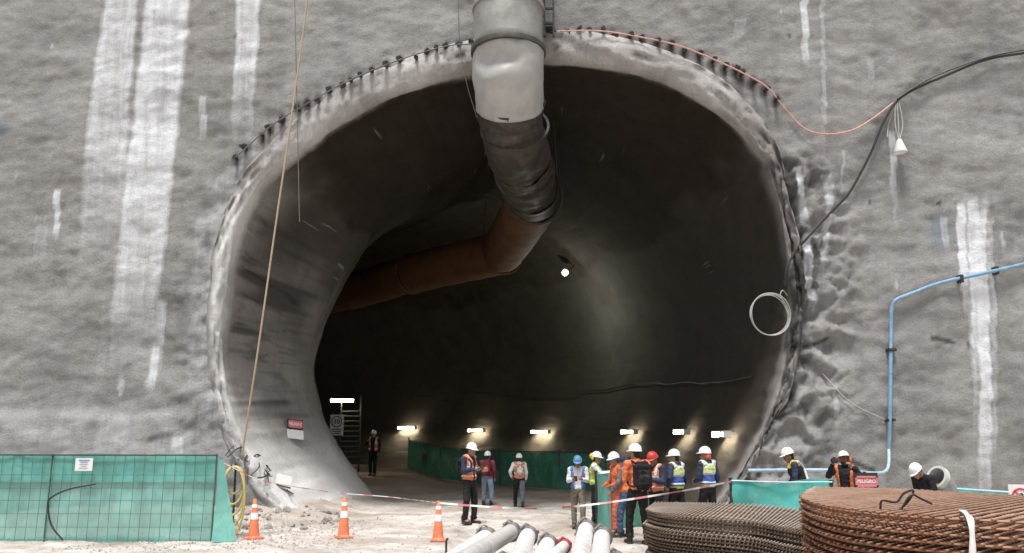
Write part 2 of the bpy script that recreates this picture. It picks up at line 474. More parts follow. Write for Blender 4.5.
STREAKS = [  # centre line top (px,py), bottom, half width px top/bottom, strength, fade
    ((124, -60), (95, 320), 17, 25, .62), ((176, -60), (120, 430), 23, 24, .84), ((160, 300), (150, 405), 7, 7, .40),
    ((254, -60), (240, 170), 13, 11, .75), ((59, 190), (54, 250), 4, 3, .75), ((204, 95), (202, 150), 4, 4, .5),
    ((805, -40), (806, 92), 5, 2.5, .75), ((824, -40), (822, 215), 2.5, 3, .35), ((826, 175), (829, 220), 5, 4, .4),
    ((962, 203), (965, 330), 4, 4, 1.0), ((972.5, 200), (975, 420), 4, 4, 1.0), ((981, 208), (984, 560), 5, 7, 1.0), ((976, 196), (982, 520), 13, 10, .38), ((991, 215), (994, 420), 3, 3, .5),
    ((893, 130), (895, 212), 4, 3, .55), ((946, 215), (948, 262), 4, 3, .40), ((155, 345), (148, 402), 5, 4, .85), ((179, 436), (180, 470), 5, 5, .85),
    ((118, 300), (105, 410), 16, 18, .22), ((40, 215), (38, 290), 7, 7, .25), ((985, 380), (988, 490), 9, 8, .35), ((834, 385), (836, 440), 3, 3, .4),
    ((800, 360), (796, 420), 3, 3, .35), ((797, 168), (806, 235), 3, 4, .7), ((806, 235), (814, 330), 4, 4, .8), ((829, 185), (820, 300), 3, 3, .6), ((843, 150), (840, 205), 2, 2, .4), ((740, 20), (738, 45), 6, 6, .3), ((870, 60), (872, 90), 4, 3, .3), ((20, 60), (30, 300), 20, 18, .12), ((896, 190), (897, 240), 3, 2, .25)]

bolt_px = [(236, 158), (248, 148), (262, 136), (271, 127), (284, 119), (299, 109), (308, 104), (320, 98), (331, 91), (344, 85), (352, 80), (362, 75), (373, 71), (388, 65),
           (402, 60), (415, 56), (428, 52), (437, 50), (447, 47), (459, 46), (470, 44), (553, 33), (566, 32), (576, 32), (588, 32), (603, 32), (614, 35), (629, 36),
           (642, 37), (657, 40), (671, 43), (685, 49), (700, 53), (712, 60), (724, 66), (735, 70), (741, 75), (752, 80), (764, 88), (776, 98)]

def build_wall():
    ax = np.concatenate([np.arange(-46, -15, 1.0), np.arange(-15, 15.001, .065), np.arange(16, 47, 1.0)])
    az = np.concatenate([np.arange(-.6, 15.5, .065), np.arange(16, 25, .7)])
    X, Z = np.meshgrid(ax, az); nx, nz = len(ax), len(az)
    x = X.ravel(); z = Z.ravel()
    d = wall_d(x, z)
    V = np.stack([x, WY - d, z], 1)
    th = np.arctan2(z - CZ, x); r = np.hypot(x, z - CZ); e = r - rimR(th)
    keep = (e > .17 + .22 * sstep(.1, .8, np.sin(th)))
    K = keep.reshape(nz, nx)
    cell = K[:-1, :-1] | K[1:, :-1] | K[:-1, 1:] | K[1:, 1:]
    ii, jj = np.nonzero(cell)
    a = ii * nx + jj
    Fc = np.stack([a, a + 1, a + nx + 1, a + nx], 1)
    used = np.zeros(len(V), bool); used[Fc.ravel()] = True
    remap = np.cumsum(used) - 1
    V = V[used]; Fc = remap[Fc]; x, z, d, e = x[used], z[used], d[used], e[used]
    # image-plane position of every vertex on the flat wall, only to place the lime runs where they are on the wall
    dx, dy, dz = x, np.full_like(x, WY), z - CAMZ
    dep = dy * CP + dz * SP; px = 512 + F * dx / dep; py = 276.5 - F * (dz * CP - dy * SP) / dep
    p3 = np.stack([x, z, 0 * x], 1)
    wob = 2.2 * noise3(p3 * np.array([.3, 1.1, 1])) + 1.2 * noise3(p3 * np.array([1, 6, 1]) + 4)
    lime = np.zeros_like(x)
    for (t, b_, w0, w1, s) in STREAKS:
        k = (py - t[1]) / (b_[1] - t[1]); cx = t[0] + (b_[0] - t[0]) * k; w = w0 + (w1 - w0) * k
        dist = np.abs(px + wob - cx) / w
        inn = sstep(1.16, .74, dist + .07 * noise3(p3 * np.array([3, 4, 1]))) * sstep(-.04, .04, k) * sstep(1.04, .45, k)
        inn *= .80 + .30 * sstep(.4, .95, dist) * (dist < 1.1) + .22 * noise3(np.stack([px / 6, py / 70, 0 * px], 1))
        lime = np.maximum(lime, s * np.clip(inn, 0, 1))
    # pale collar round the mouth, heavy on the left
    nz_ = fbm(p3 * 1.4, 4)
    left = sstep(.5, -3.0, x)
    low = sstep(11, 6, z)
    col = sstep(1.25, .7, e + .45 * nz_) * (.35 + .25 * left) * sstep(.2, 1.0, z)
    lime = np.maximum(lime, col * (.30 + .15 * left))
    lime = np.maximum(lime, (.26 + .4 * nz_) * sstep(.75, .50, e + .35 * nz_) * left * sstep(12.0, 7.5, z))
    lime = np.maximum(lime, (.30 + .15 * nz_) * sstep(3.0, 1.9, z + .25 * noise3(p3 * .9)) * sstep(-6.6, -7.6, x))
    # scattered flecks
    lime = np.maximum(lime, .5 * sstep(.72, 1.0, fbm(p3 * np.array([2.2, .8, 1]) + 77, 4)))
    lime = np.maximum(lime, .08 * sstep(.1, .7, fbm(p3 * np.array([.35, .16, 1]) + 41, 3)))
    dark = .20 * sstep(.10, .75, fbm(p3 * np.array([.45, .3, 1]) + 12, 5, .6))
    dark = np.maximum(dark, .8 * sstep(.86, 1.0, fbm(p3 * np.array([2.2, 2.6, 1]) + 51, 4)))
    for (ax_, ay_, bx_, by_, ww) in ((153, 440, 206, 419, 4.5), (186, 428, 214, 412, 6), (842, 458, 872, 470, 4), (800, 350, 830, 338, 3), (775, 420, 800, 405, 4), (968, 345, 978, 352, 4), (930, 338, 952, 343, 3.5)):
        tt = np.clip(((px - ax_) * (bx_ - ax_) + (py - ay_) * (by_ - ay_)) / ((bx_ - ax_) ** 2 + (by_ - ay_) ** 2), 0, 1)
        dd = np.hypot(px - ax_ - tt * (bx_ - ax_), py - ay_ - tt * (by_ - ay_)) + 2.5 * noise3(p3 * 2.5)
        dark = np.maximum(dark, .85 * sstep(ww, ww * .3, dd))
    dark = np.maximum(dark, .45 * sstep(30, 8, np.abs(px - 192) + 8 * noise3(p3 * .9)) * sstep(230, 290, py) * sstep(445, 400, py) * (.6 + .8 * fbm(p3 * .8 + 3, 3)))
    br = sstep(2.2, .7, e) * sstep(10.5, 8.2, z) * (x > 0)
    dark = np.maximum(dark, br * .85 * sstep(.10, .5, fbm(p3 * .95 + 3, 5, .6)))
    dark = np.maximum(dark, .92 * sstep(.85, .45, e + .35 * nz_) * (x > 0) * sstep(9.4, 8.7, z) * sstep(3.8, 6.0, z))  # shade of the crevice beside the right rim, painted dark
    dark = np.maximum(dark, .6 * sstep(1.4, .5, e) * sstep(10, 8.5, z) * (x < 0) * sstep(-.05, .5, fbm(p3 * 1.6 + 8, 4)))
    for (bx_, by_) in bolt_px: dark = np.maximum(dark, .9 * sstep(7.5, 2.5, np.hypot((px - bx_) * 1.25, (py - by_ - 3) * .75 + 1.5 * noise3(p3 * 6))))  # bolt holes and the shadow under each bolt, painted dark
    blu = sstep(22, 6, np.hypot((px + 3) * 1.0, (py - 128) * 1.8)) + .8 * sstep(20, 5, np.hypot((px - 942), (py - 232) * .6)) + .8 * sstep(5, 2, np.hypot((px - 824) * .6, (py - 456) * .6))
    me_o = np_mesh('shotcrete_wall', V, Fc, M['shot'])
    ca = me_o.data.color_attributes.new('stain_shade', 'FLOAT_COLOR', 'POINT')
    ca.data.foreach_set('color', np.stack([lime, dark, np.clip(blu, 0, 1), np.ones_like(lime)], 1).ravel())
    tag(me_o, 'tall grey sprayed concrete wall with white lime streaks around the tunnel mouth', 'wall')
    return me_o
WALL = build_wall()

def on_wall(px, py, off=.06):
    """a point of the wall face seen along a direction, lifted off it"""
    Y = WY
    for _ in range(5):
        p = at(px, py, Y)
        Y = WY - float(wall_d(np.array([p.x]), np.array([p.z]))[0]) - off
    return at(px, py, Y)

# ------------------------------------------------------------------ tunnel lining, bending away to the left
ARC_O = Vector((-19.3, 24.0, 0)); ARC_R = 19.55
def path(s):
    """centre line x, y and heading angle (0 = straight in, positive = to the left) at distance s past the wall"""
    if s <= 4: return .0 + .25 * (s / 4), WY + s, 0.0
    a = (s - 4) / ARC_R
    return ARC_O.x + ARC_R * math.cos(a), ARC_O.y + ARC_R * math.sin(a), a

def build_lining():
    NT = 760
    th = np.linspace(-PI / 2, 1.5 * PI, NT, endpoint=False)
    R0 = rimR(th)
    # let the outline close naturally under the ground
    A_, B_ = 6.62, 6.42
    sec = A_ * B_ / np.sqrt((B_ * np.cos(th)) ** 2 + (A_ * np.sin(th)) ** 2)
    sec = sec * (1 + .075 * np.clip(-np.sin(th), 0, 1) * (np.cos(th) < 0)) * (1 - .095 * (np.cos(th) < 0) * sstep(-.35, .45, np.sin(th)) * sstep(0, .25, -np.cos(th)))
    rows = []; info = []
    lip = [(1.05, -.14), (.97, .08), (.88, .20), (.78, .25), (.64, .27), (.50, .28), (.36, .27), (.24, .25), (.13, .20), (.05, .12), (.0, .0), (-.02, -.13)]
    ph = np.stack([np.cos(th) * 2.2, np.sin(th) * 2.2, 0 * th], 1)
    wv = sstep(.25, .8, np.sin(th))                      # the collar is widest over the crown
    rt = sstep(.0, .3, np.cos(th)) * (1 - wv)            # broken edge down the right
    for (dr, dy) in lip:
        n0 = fbm(ph * 1.1 + 7, 4); nn = fbm(ph * 1.9 + dr * 1.6 + 7, 4); n2 = fbm(ph * 5.5 + np.array([0, 0, dr * 6]) + 3, 4)
        k = 1.0 if dr > .2 else max(0, dr) / .2
        rr = R0 + dr * (.42 + .50 * wv - .16 * rt) + k * (.08 * n2 + .10 * n0 + .07 * rt * n2) + .035 * nn + .05 * np.clip(np.abs(n2) - .25, 0, 1) * (dr < .5)
        flat = dy * (.42 + .50 * wv)
        yy = WY - flat + k * (.10 * nn + .11 * n2 + rt * (.16 * nn + .12 * n2)) + (.10 * dr * wv)
        if dr > 1: rr += .05; yy += .12
        rows.append(np.stack([rr * np.cos(th), yy, CZ + rr * np.sin(th)], 1)); info.append((0.0, dr))
    ss = np.concatenate([np.arange(.25, 8, .16), np.arange(8, 26, .3), np.arange(26, 38, 1.0)])
    for s in ss:
        k = float(sstep(0, 6.2, np.array([s]))[0])
        rr = R0 * (1 - k) + sec * k
        x, y, a = path(s)
        pn = np.stack([np.cos(th) * 5, np.sin(th) * 5, 0 * th + s * .35], 1)
        rr = rr + .13 * fbm(pn * .35 + 21, 3) + .05 * (np.abs(fbm(pn * 1.3 + 44, 3)) - .3) + .04 * fbm(pn * np.array([.9, .9, 1.0]) + 2, 4)
        rr = rr + ((.024 + .030 * (np.cos(th) < 0) * sstep(.35, -.1, np.sin(th)) * sstep(5.5, 2.5, s)) * float(sstep(10, 5, np.array([s]))[0]) * noise3(np.stack([0 * th + s * .22, th * 24, 0 * th], 1)) + .012 * noise3(np.stack([0 * th + s * .5, th * 38, 0 * th + 5], 1)))
        rr = rr + .05 * math.sin(s * 5.0) * 0
        lx = rr * np.cos(th)
        rows.append(np.stack([x + lx * math.cos(a), y + lx * math.sin(a), CZ + rr * np.sin(th)], 1)); info.append((s, -1))
    V = np.concatenate(rows); NR = len(rows)
    i, j = np.meshgrid(np.arange(NR - 1), np.arange(NT), indexing='ij')
    i = i.ravel(); j = j.ravel(); j2 = (j + 1) % NT
    Fc = np.stack([i * NT + j, (i + 1) * NT + j, (i + 1) * NT + j2, i * NT + j2], 1).tolist()
    Fc.append([(NR - 1) * NT + k for k in range(NT)])
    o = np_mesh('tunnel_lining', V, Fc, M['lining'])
    S = np.repeat([q[0] for q in info], NT); DR = np.repeat([q[1] for q in info], NT)
    T = np.tile(th, NR)
    left = np.cos(T) < 0; sn = np.sin(T)
    q = np.stack([np.cos(T) * 5, np.sin(T) * 5, S * .5], 1)
    n1 = fbm(q * .8, 4)
    lime = np.zeros_like(S)
    lipz = (DR >= -.5)
    lime = np.where(lipz, .24 + .45 * n1, lime)
    lime = np.where(lipz & left, (.36 + .5 * n1) * (1 - sstep(.86, .55, sn)) + sstep(.86, .55, sn) * (.72 + .6 * n1) * (.15 + .85 * sstep(.85, .42, DR)), lime)
    lime = np.where(lipz & ~left & (sn < .55), .10 + .2 * n1, lime)
    # light falling on the low left sweep of the mouth, painted in as white
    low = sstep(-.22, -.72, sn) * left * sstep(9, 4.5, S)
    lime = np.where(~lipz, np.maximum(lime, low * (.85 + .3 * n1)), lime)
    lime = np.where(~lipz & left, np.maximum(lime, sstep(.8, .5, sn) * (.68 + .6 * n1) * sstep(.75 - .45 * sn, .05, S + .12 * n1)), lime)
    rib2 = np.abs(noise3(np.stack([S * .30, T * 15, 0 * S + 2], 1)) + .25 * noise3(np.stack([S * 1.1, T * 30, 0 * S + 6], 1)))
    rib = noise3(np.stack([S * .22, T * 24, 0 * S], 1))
    # scuffs along the tunnel overhead
    sc = sstep(.50, .80, noise3(np.stack([S * .45, T * 46, 0 * S], 1)) * .9 + .5 * noise3(np.stack([S * .5, T * 3, 0 * S + 9], 1)))
    lime = np.maximum(lime, .30 * sc * (~lipz) * sstep(.0, .3, sn) * sstep(12, 5, S))
    shade_brown = sstep(-.2, 2.6, S + .8 * n1) * sstep(-.34, .40, sn + .16 * n1) * .95  # tunnel shade painted into the lining colour by depth and angle
    shade_brown = np.maximum(shade_brown, sstep(-.3, .9, S + .5 * n1) * sstep(-.25, .15, np.cos(T) + .12 * n1))
    shade_brown = np.maximum(shade_brown, sstep(6.0, 10.5, S))
    shade_brown = np.where(lipz, 0, shade_brown * .92)
    shade_brown = np.maximum(shade_brown, np.where(lipz, 0, sstep(-.1, .35, S + .25 * n1) * sstep(.25, .6, sn + .1 * n1)))
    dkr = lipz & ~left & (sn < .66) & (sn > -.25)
    dark = np.where(dkr, .95 * sstep(-.12, .28, n1 + .05) * sstep(.66, .56, sn), 0 * S)  # crevice shade carried onto the right lip as dark colour
    dark = np.where(dkr, dark, 0) + np.where(lipz & ~dkr, .55 * sstep(.35, .8, n1 + .3 * (sn < .3) * (~left)), 0) + np.where(~lipz, .10 * sstep(.2, .8, n1) + .55 * left * sstep(.13, .03, rib2) * sstep(.55, .1, sn) * sstep(6, 2.5, S) * sstep(.5, 1.0, S) * sstep(-.85, -.5, sn) * np.clip(.6 + 1.2 * n1, 0, 1) + .75 * left * sstep(.6, .1, sn) * sstep(6.5, 2.5, S) * sstep(.2, .8, S) * sstep(.02, .45, -rib) * (.35 + .65 * sstep(-.75, -.2, sn)), 0)  # includes shade painted into the valleys between the left ribs
    ca = o.data.color_attributes.new('stain_shade', 'FLOAT_COLOR', 'POINT')
    ca.data.foreach_set('color', np.stack([np.clip(lime, 0, 1), np.clip(dark, 0, 1), np.clip(shade_brown, 0, 1), sstep(7.5, 14, S)], 1).ravel())
    tag(o, 'dark round tunnel lining of sprayed concrete curving away to the left', 'tunnel')
    return o, V, Fc
LINING, LV, LF = build_lining()
LBVH = BVHTree.FromPolygons([tuple(v) for v in LV], LF)
def on_lining(px, py, off=.0):
    d = ray(px, py).normalized()
    hit, nrm, idx, dist = LBVH.ray_cast(Vector((0, 0, CAMZ)), d)
    if hit is None: return None, None
    if nrm.dot(d) > 0: nrm = -nrm
    return hit + nrm * off, nrm

# ------------------------------------------------------------------ ground
def ground_h(x, y):
    p = np.stack([x, y, 0 * x], 1)
    near = sstep(60, 40, y)
    h = .05 * fbm(p * .5, 4) + .018 * fbm(p * 2.3 + 4, 3)
    rut = np.abs(((x - .12 * (y - 14) ** 1.0 * 0 + .035 * (y - 16) ** 2 * (y > 16) + .3 * noise3(p * .3)) % 1.9) - .95)
    h += -.035 * sstep(.22, .05, rut) * sstep(12.5, 14, y) * sstep(-4.5, -3, x) + .012 * noise3(p * 7)
    h = h * near
    # spoil heaped against the foot of the wall and lining on the left
    h += (.30 + .10 * fbm(p * 1.7, 3)) * sstep(18.2, 20.2, y - .10 * (x + 7) + .5 * noise3(p * .8)) * sstep(-3.6, -5.6, x + .35 * (y - 20) * 0) * sstep(-14, -9, x) * sstep(30, 24, y)
    h += .30 * sstep(25, 30.5, y) * sstep(-2.2, -4.6, x)
    # dirt bank along the far side of the tunnel
    h += .7 * sstep(36.5, 41, y + .25 * x) * sstep(44, 38, -x * 3 + 20)
    return h
def build_ground():
    ax = np.concatenate([np.arange(-400, -40, 40.), np.arange(-40, -14, 2.0), np.arange(-14, 12, .11), np.arange(12, 40, 2.0), np.arange(40, 401, 40.)])
    ay = np.concatenate([np.arange(-400, -10, 39.), np.arange(-10, 11.5, 1.5), np.arange(11.5, 30, .11), np.arange(30, 48, .3), np.arange(48, 400, 22.)])
    X, Y = np.meshgrid(ax, ay); nx, ny = len(ax), len(ay); x = X.ravel(); y = Y.ravel()
    V = np.stack([x, y, ground_h(x, y)], 1)
    i, j = np.meshgrid(np.arange(ny - 1), np.arange(nx - 1), indexing='ij'); a = (i * nx + j).ravel()
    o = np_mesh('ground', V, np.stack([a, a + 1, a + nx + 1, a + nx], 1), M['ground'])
    p = np.stack([x, y, 0 * x], 1)
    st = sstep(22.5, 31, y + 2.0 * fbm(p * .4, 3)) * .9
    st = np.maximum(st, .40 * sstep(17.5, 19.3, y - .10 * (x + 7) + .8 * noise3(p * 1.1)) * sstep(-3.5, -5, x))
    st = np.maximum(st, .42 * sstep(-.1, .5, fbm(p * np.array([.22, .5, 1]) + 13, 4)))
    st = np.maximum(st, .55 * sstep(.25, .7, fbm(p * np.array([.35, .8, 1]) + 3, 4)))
    ca = o.data.color_attributes.new('stain_shade', 'FLOAT_COLOR', 'POINT')
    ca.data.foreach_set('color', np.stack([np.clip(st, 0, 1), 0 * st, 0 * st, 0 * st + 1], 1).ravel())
    return tag(o, kind='structure')
build_ground()
def gz(x, y): return float(ground_h(np.array([float(x)]), np.array([float(y)]))[0])
# ------------------------------------------------------------------ arch bolts (each sticking out of the collar) and the rim cable
for i, (px, py) in enumerate(bolt_px):
    p = on_wall(px, py, -.02)
    mb = MB(); rn = random.Random(i)
    tilt = Vector((rn.uniform(-.3, .3), -1, rn.uniform(-.7, -.1))).normalized()
    L = rn.uniform(.26, .42)
    mb.tube([p + Vector((0, .3, 0)), p + tilt * L], .042, 8)
    mb.tube([p + tilt * (L * .50), p + tilt * (L * .68)], rn.uniform(.06, .085), 6)
    if rn.random() < .5:
        Rt = tilt.to_track_quat('Z', 'Y').to_matrix(); mb.box(p + tilt * (L * .40), (rn.uniform(.12, .2), rn.uniform(.10, .17), .03), Rt @ Matrix.Rotation(rn.uniform(0, 1.5), 3, 'Z'))
    o = mb.build('anchor_bolt', M['bolt'])
    tag(o, 'rusty anchor bolt in the row along the crown of the tunnel mouth', 'bolt', 'anchor bolts round the tunnel crown')

def cable(name, pts, r, m, label, cat='cable', n=6, parent=None, group=None):
    mb = MB(); mb.tube(pts, r, n); o = mb.build(name, m, parent)
    if label: tag(o, label, cat, group)
    return o

# salmon cable over the bolts, dropping in a swag to the right
P = [on_wall(a, b, .36) for a, b in [(560, 31), (600, 31), (640, 37), (680, 46), (715, 60), (745, 74), (768, 88)]] + \
    [on_wall(a, b, .12) for a, b in [(786, 110), (804, 128), (824, 134), (850, 131), (872, 119), (893, 103)]]
cable('hanging_cable', curve_pts(P, 90), .020, M['pink'], 'thin salmon cable looped over the crown bolts and sagging to the right', 'cable')
P = [on_wall(a, b, .36) for a, b in [(236, 157), (271, 126), (308, 103), (352, 79), (402, 59), (447, 46), (474, 44)]]
cable('hanging_cable', curve_pts(P, 60), .016, M['wire'], 'thin grey wire strung along the left run of crown bolts', 'cable')
# black cable from the right edge, down to the mouth
P = [on_wall(a, b, .10) for a, b in [(1080, 45), (1024, 53), (985, 60), (945, 76), (915, 89), (897, 101), (884, 121), (872, 150), (862, 170), (848, 194), (826, 217)]] + [on_wall(a, b, .30) for a, b in [(808, 237), (795, 252), (787, 268), (785, 285)]]
mb = MB(); mb.tube(curve_pts(P, 90), .034, 7)
P2 = [on_wall(a, b, .14) for a, b in [(1080, 41), (1024, 50), (985, 58), (940, 74), (915, 87), (897, 99)]]
mb.tube(curve_pts(P2, 40), .02, 6)
tag(mb.build('power_cable', M['black_rubber']), 'thick black cable running across the right wall down to the tunnel edge', 'cable')
# hanging work light on wires
p = on_wall(900, 147, .22)
wl = empty('hanging_lamp', p)
tag(wl, 'small white cone lamp dangling from wires below the black cable', 'lamp')
mb = MB(); mb.lathe([(.02, .22), (.06, .20), (.09, .10), (.17, -.12), (.165, -.15), (.14, -.12), (.07, .08), (.01, .1)], 16); mb.build('lamp_shade', M['white_paint'], wl)
mb = MB(); q = on_wall(897, 101, .1) - p
for s in (-.04, 0, .05): mb.tube(curve_pts([q + Vector((s, 0, 0)), q * .5 + Vector((s * 2.2, 0, 0)), Vector((s * .3, 0, .2))], 10), .014, 5)
mb.tube(curve_pts([q, q * .6 + Vector((-.20, .1, -.05)), q * .25 + Vector((-.26, .12, 0))], 10), .014, 5)
mb.build('wire', M['white_cable'], wl)
# blue pipe: along the wall, then down; pale pipe from its foot to the left
P = [on_wall(a, b, .12) for a, b in [(1090, 248), (1024, 264), (985, 273), (940, 283), (910, 294)]]
P += [on_wall(a, b, .12) for a, b in [(896, 300), (891.5, 310), (891, 330), (890.5, 370), (890, 410), (889, 450)]]
bp = MB(); bp.tube(curve_pts(P[:5], 30) + curve_pts(P[4:], 40)[1:], .046, 10)
bpo = bp.build('water_pipe', M['blue_pipe'])
tag(bpo, 'blue water pipe clipped along the right wall and turning straight down', 'pipe')
for (a, b) in [(960, 279), (995, 271), (891, 350), (890, 420)]:
    q = on_wall(a, b, .08); c = MB(); c.box(q, (.09, .22, .20) if b < 300 else (.20, .22, .07), bev=.012); c.build('pipe_clip', M['steel_dark'], bpo)
foot = P[-1]
P = [foot + Vector((0, -.0, .02)), at(888.5, 465, foot.y - .4), at(884, 472, foot.y - .9), at(870, 473, foot.y - 1.4), at(845, 470.5, 17.7), at(800, 470, 17.6), at(748, 470.5, 17.6)]
pp = MB(); pp.tube(curve_pts(P, 60), .036, 8)
tag(pp.build('water_pipe', M['palepipe']), 'pale blue pipe running level behind the workers on the right', 'pipe')

# ropes hanging in front of the wall
rp = [at(312, -80, 19.35), at(307, 0, 19.3), at(291, 120, 19.2), at(275, 230, 19.15), at(258, 350, 19.1), at(242, 455, 19.2)]
cable('rope', curve_pts(rp, 60), .024, M['rope'], 'long tan rope hanging down the left side of the tunnel mouth', 'rope')
cable('thin_line', [at(293, -80, 19.3), at(297, 100, 19.25), at(299.5, 222, 19.2)], .011, M['wire'], 'thin dark line hanging beside the tan rope', 'line')
cable('thin_line', curve_pts([at(459, -80, 19.0), at(459, 30, 19.0), at(466, 80, 19.1), at(477, 118, 19.3)], 20), .011, M['wire'], 'thin dark line hanging left of the big duct', 'line')
cable('thin_line', curve_pts([on_wall(822, 373, .05), on_wall(850, 402, .10), on_wall(888, 421, .05)], 20), .016, M['white_cable'], 'pale wire strung across the rough rock right of the tunnel', 'line')
# coil of hose on the right edge of the mouth
c0 = at(769, 315, 19.75); mb = MB()
for k in range(3):
    pts = [c0 + Vector((.47 * math.cos(t) * (1 + .02 * k), -.08 * k + .03 * math.sin(3 * t + k), .50 * math.sin(t) * (1 + .03 * k))) for t in np.linspace(0, 2 * PI, 40, endpoint=False)]
    mb.tube(pts, .014, 6, closed=True)
mb.tube(curve_pts([c0 + Vector((.40, 0, .26)), c0 + Vector((.30, -.05, .50)), c0 + Vector((.38, -.02, .62)), c0 + Vector((.56, .2, .52))], 14), .014, 6)
tag(mb.build('hose_coil', M['white_cable']), 'coil of pale hose hanging on the right edge of the tunnel mouth', 'hose')

# ------------------------------------------------------------------ ventilation duct
duct = empty('ventilation_duct', (0, 0, 0)); tag(duct, 'wide ventilation duct coming down the wall and bending into the tunnel', 'duct')
def duct_piece(name, pts, r, m, crumple=0.0, n=56, seed=0, seams=0, dents=()):
    mb = MB(); P_ = curve_pts(pts, 44) if len(pts) > 2 else [Vector(pts[0]).lerp(Vector(pts[1]), k / 40) for k in range(41)]
    mb.tube(P_, r if not isinstance(r, tuple) else [r[0] + (r[1] - r[0]) * k / (len(P_) - 1) for k in range(len(P_))], n, cap=False)
    V = np.array([tuple(v) for v in mb.v]); C = np.repeat(np.array([tuple(p) for p in P_]), n, 0)
    N = V - C; L = np.linalg.norm(N, axis=1)[:, None]; N = N / L
    if crumple:
        dd = crumple * (fbm(V * 1.1 + seed, 4) - .55 * np.abs(fbm(V * np.array([1.7, 1.7, 1.1]) + seed + 5, 3)))
        V = V + N * dd[:, None]
    for (c, rad, dep) in dents:
        k = np.linalg.norm(V - np.array(tuple(c)), axis=1); V = V - N * (dep * np.clip(1 - k / rad, 0, 1))[:, None]
    mb.v = [tuple(v) for v in V]
    o = mb.build(name, m, duct, angle=55)
    mod = o.modifiers.new('thick', 'SOLIDIFY'); mod.thickness = .015; mod.offset = -1
    return o
def flange(c, d, r, w=.10, t=.05, m=None, name='flange'):
    Rt = Vector(d).to_track_quat('Z', 'Y').to_matrix().to_4x4(); Rt.translation = Vector(c)
    mb = MB(); mb.lathe([(r - .03, -w / 2), (r + t, -w / 2), (r + t * 1.15, 0), (r + t, w / 2), (r - .03, w / 2)], 56, Rt, close=True)
    return mb.build(name, m or M['band'], duct)
DX = -.09; DYY = 18.35; DR = .87
top = Vector((DX, DYY, 20)); z50 = at(509, 52, DYY).z; z115 = at(509, 110, DYY).z + .55
duct_piece('duct_section', [top, (DX, DYY, z50)], DR * .985, M['galv'], .035, seed=3)
flange((DX, DYY, z50 + 1.12), (0, 0, 1), DR, .09, .03, M['ringlight'])
flange((DX, DYY, z50 - .01), (0, 0, 1), DR, .12, .055)
duct_piece('duct_sleeve', [(DX, DYY, z50 - .04), (DX, DYY, z115 + .75), (DX + .01, DYY + .12, z115 + .25), (DX + .04, DYY + .62, z115 - .22)], DR * 1.0, M['fabric_duct'], .05, seed=8,
           dents=[((DX - .45, DYY - .8, z115 + .55), .55, .26), ((DX + .15, DYY - .9, z115 + 1.25), .5, .16), ((DX + .05, DYY - .85, z115 + .45), .35, .14)])
A = Vector((DX + .03, DYY + .48, z115 - .10)); B = Vector((.05, 19.7, 9.55)); 
duct_piece('duct_elbow', [A, A + Vector((.03, .38, -.30)), B, Vector((.22, 21.2, 9.45))], (.85, .83), M['shaded_duct'], .10, seed=13)
B1 = Vector((.22, 21.2, 9.45)); flange(B + Vector((.02, -.35, .1)), (.08, .85, -.5), .86, .05, .03, M['shaded_duct'])
B2 = Vector((.55, 23.6, 9.42)); duct_piece('duct_section', [B1, B1.lerp(B2, .5), B2 + (B2 - B1) * .12], (.82, .87), M['shaded_duct'], .09, seed=19)
flange(B1 + Vector((.15, 1.1, 0)), B2 - B1, .84, .22, .05, M['shaded_duct'], 'collar')
B3 = Vector((.74, 25.2, 9.55)); duct_piece('duct_section', [B2, B2.lerp(B3, .5), B3], .88, M['shaded_duct'], .05, seed=23)
flange(B3, B3 - B2, .91, .07, .04, M['shaded_duct'])
E1 = Vector((-.35, 32.6, 9.4)); E2 = Vector((-4.6, 36.0, 9.15)); E3 = Vector((-9.6, 40.6, 8.9)); E4 = Vector((-17, 42.5, 8.7))
dE = (E1 - B3).normalized(); dF = (E2 - E1).normalized()
duct_piece('duct_section', [B3, B3.lerp(E1, .5), E1 - dE * .15 + dF * .1], .90, M['orange_duct'], .035, seed=29)
duct_piece('duct_section', [E1 + dF * .05, E1.lerp(E2, .5), E2], .90, M['orange_duct'], .035, seed=33)
duct_piece('duct_section', [E2, E3, E4], .90, M['orange_duct'], .04, seed=37)
flange(E1, dE + dF, .93, .06, .035, M['orange_duct']); flange(E2, E3 - E2, .92, .08, .03, M['orange_duct'])
# straps that hang the duct from the crown
for q in (B2, B3, E1, E2):
    for s in (-.85, .85):
        mb = MB(); u = (q - Vector((ARC_O.x, ARC_O.y, q.z))).normalized() * 0 + Vector((s, 0, 0))
        mb.tube([q + u, Vector((q.x + s * .9, q.y, 11.6))], .02, 5)
        mb.build('hanger', M['steel_dark'], duct)
# steel bracket beside the duct, fixed to the wall
br = MB(); b0 = at(549, 34, 19.4); 
for s in (-.12, .12): br.box((b0.x + s, 19.35, b0.z + 1.6), (.05, .08, 3.4))
for k in range(7): br.box((b0.x, 19.35, b0.z + .2 + k * .5), (.19, .05, .05))
for k in (0.3, 2.9): br.box((b0.x, 19.6, b0.z + k), (.2, .5, .06))
tag(br.build('steel_bracket', M['steel_dark'], smth=False), 'narrow dark steel bracket on the wall right of the duct', 'bracket')

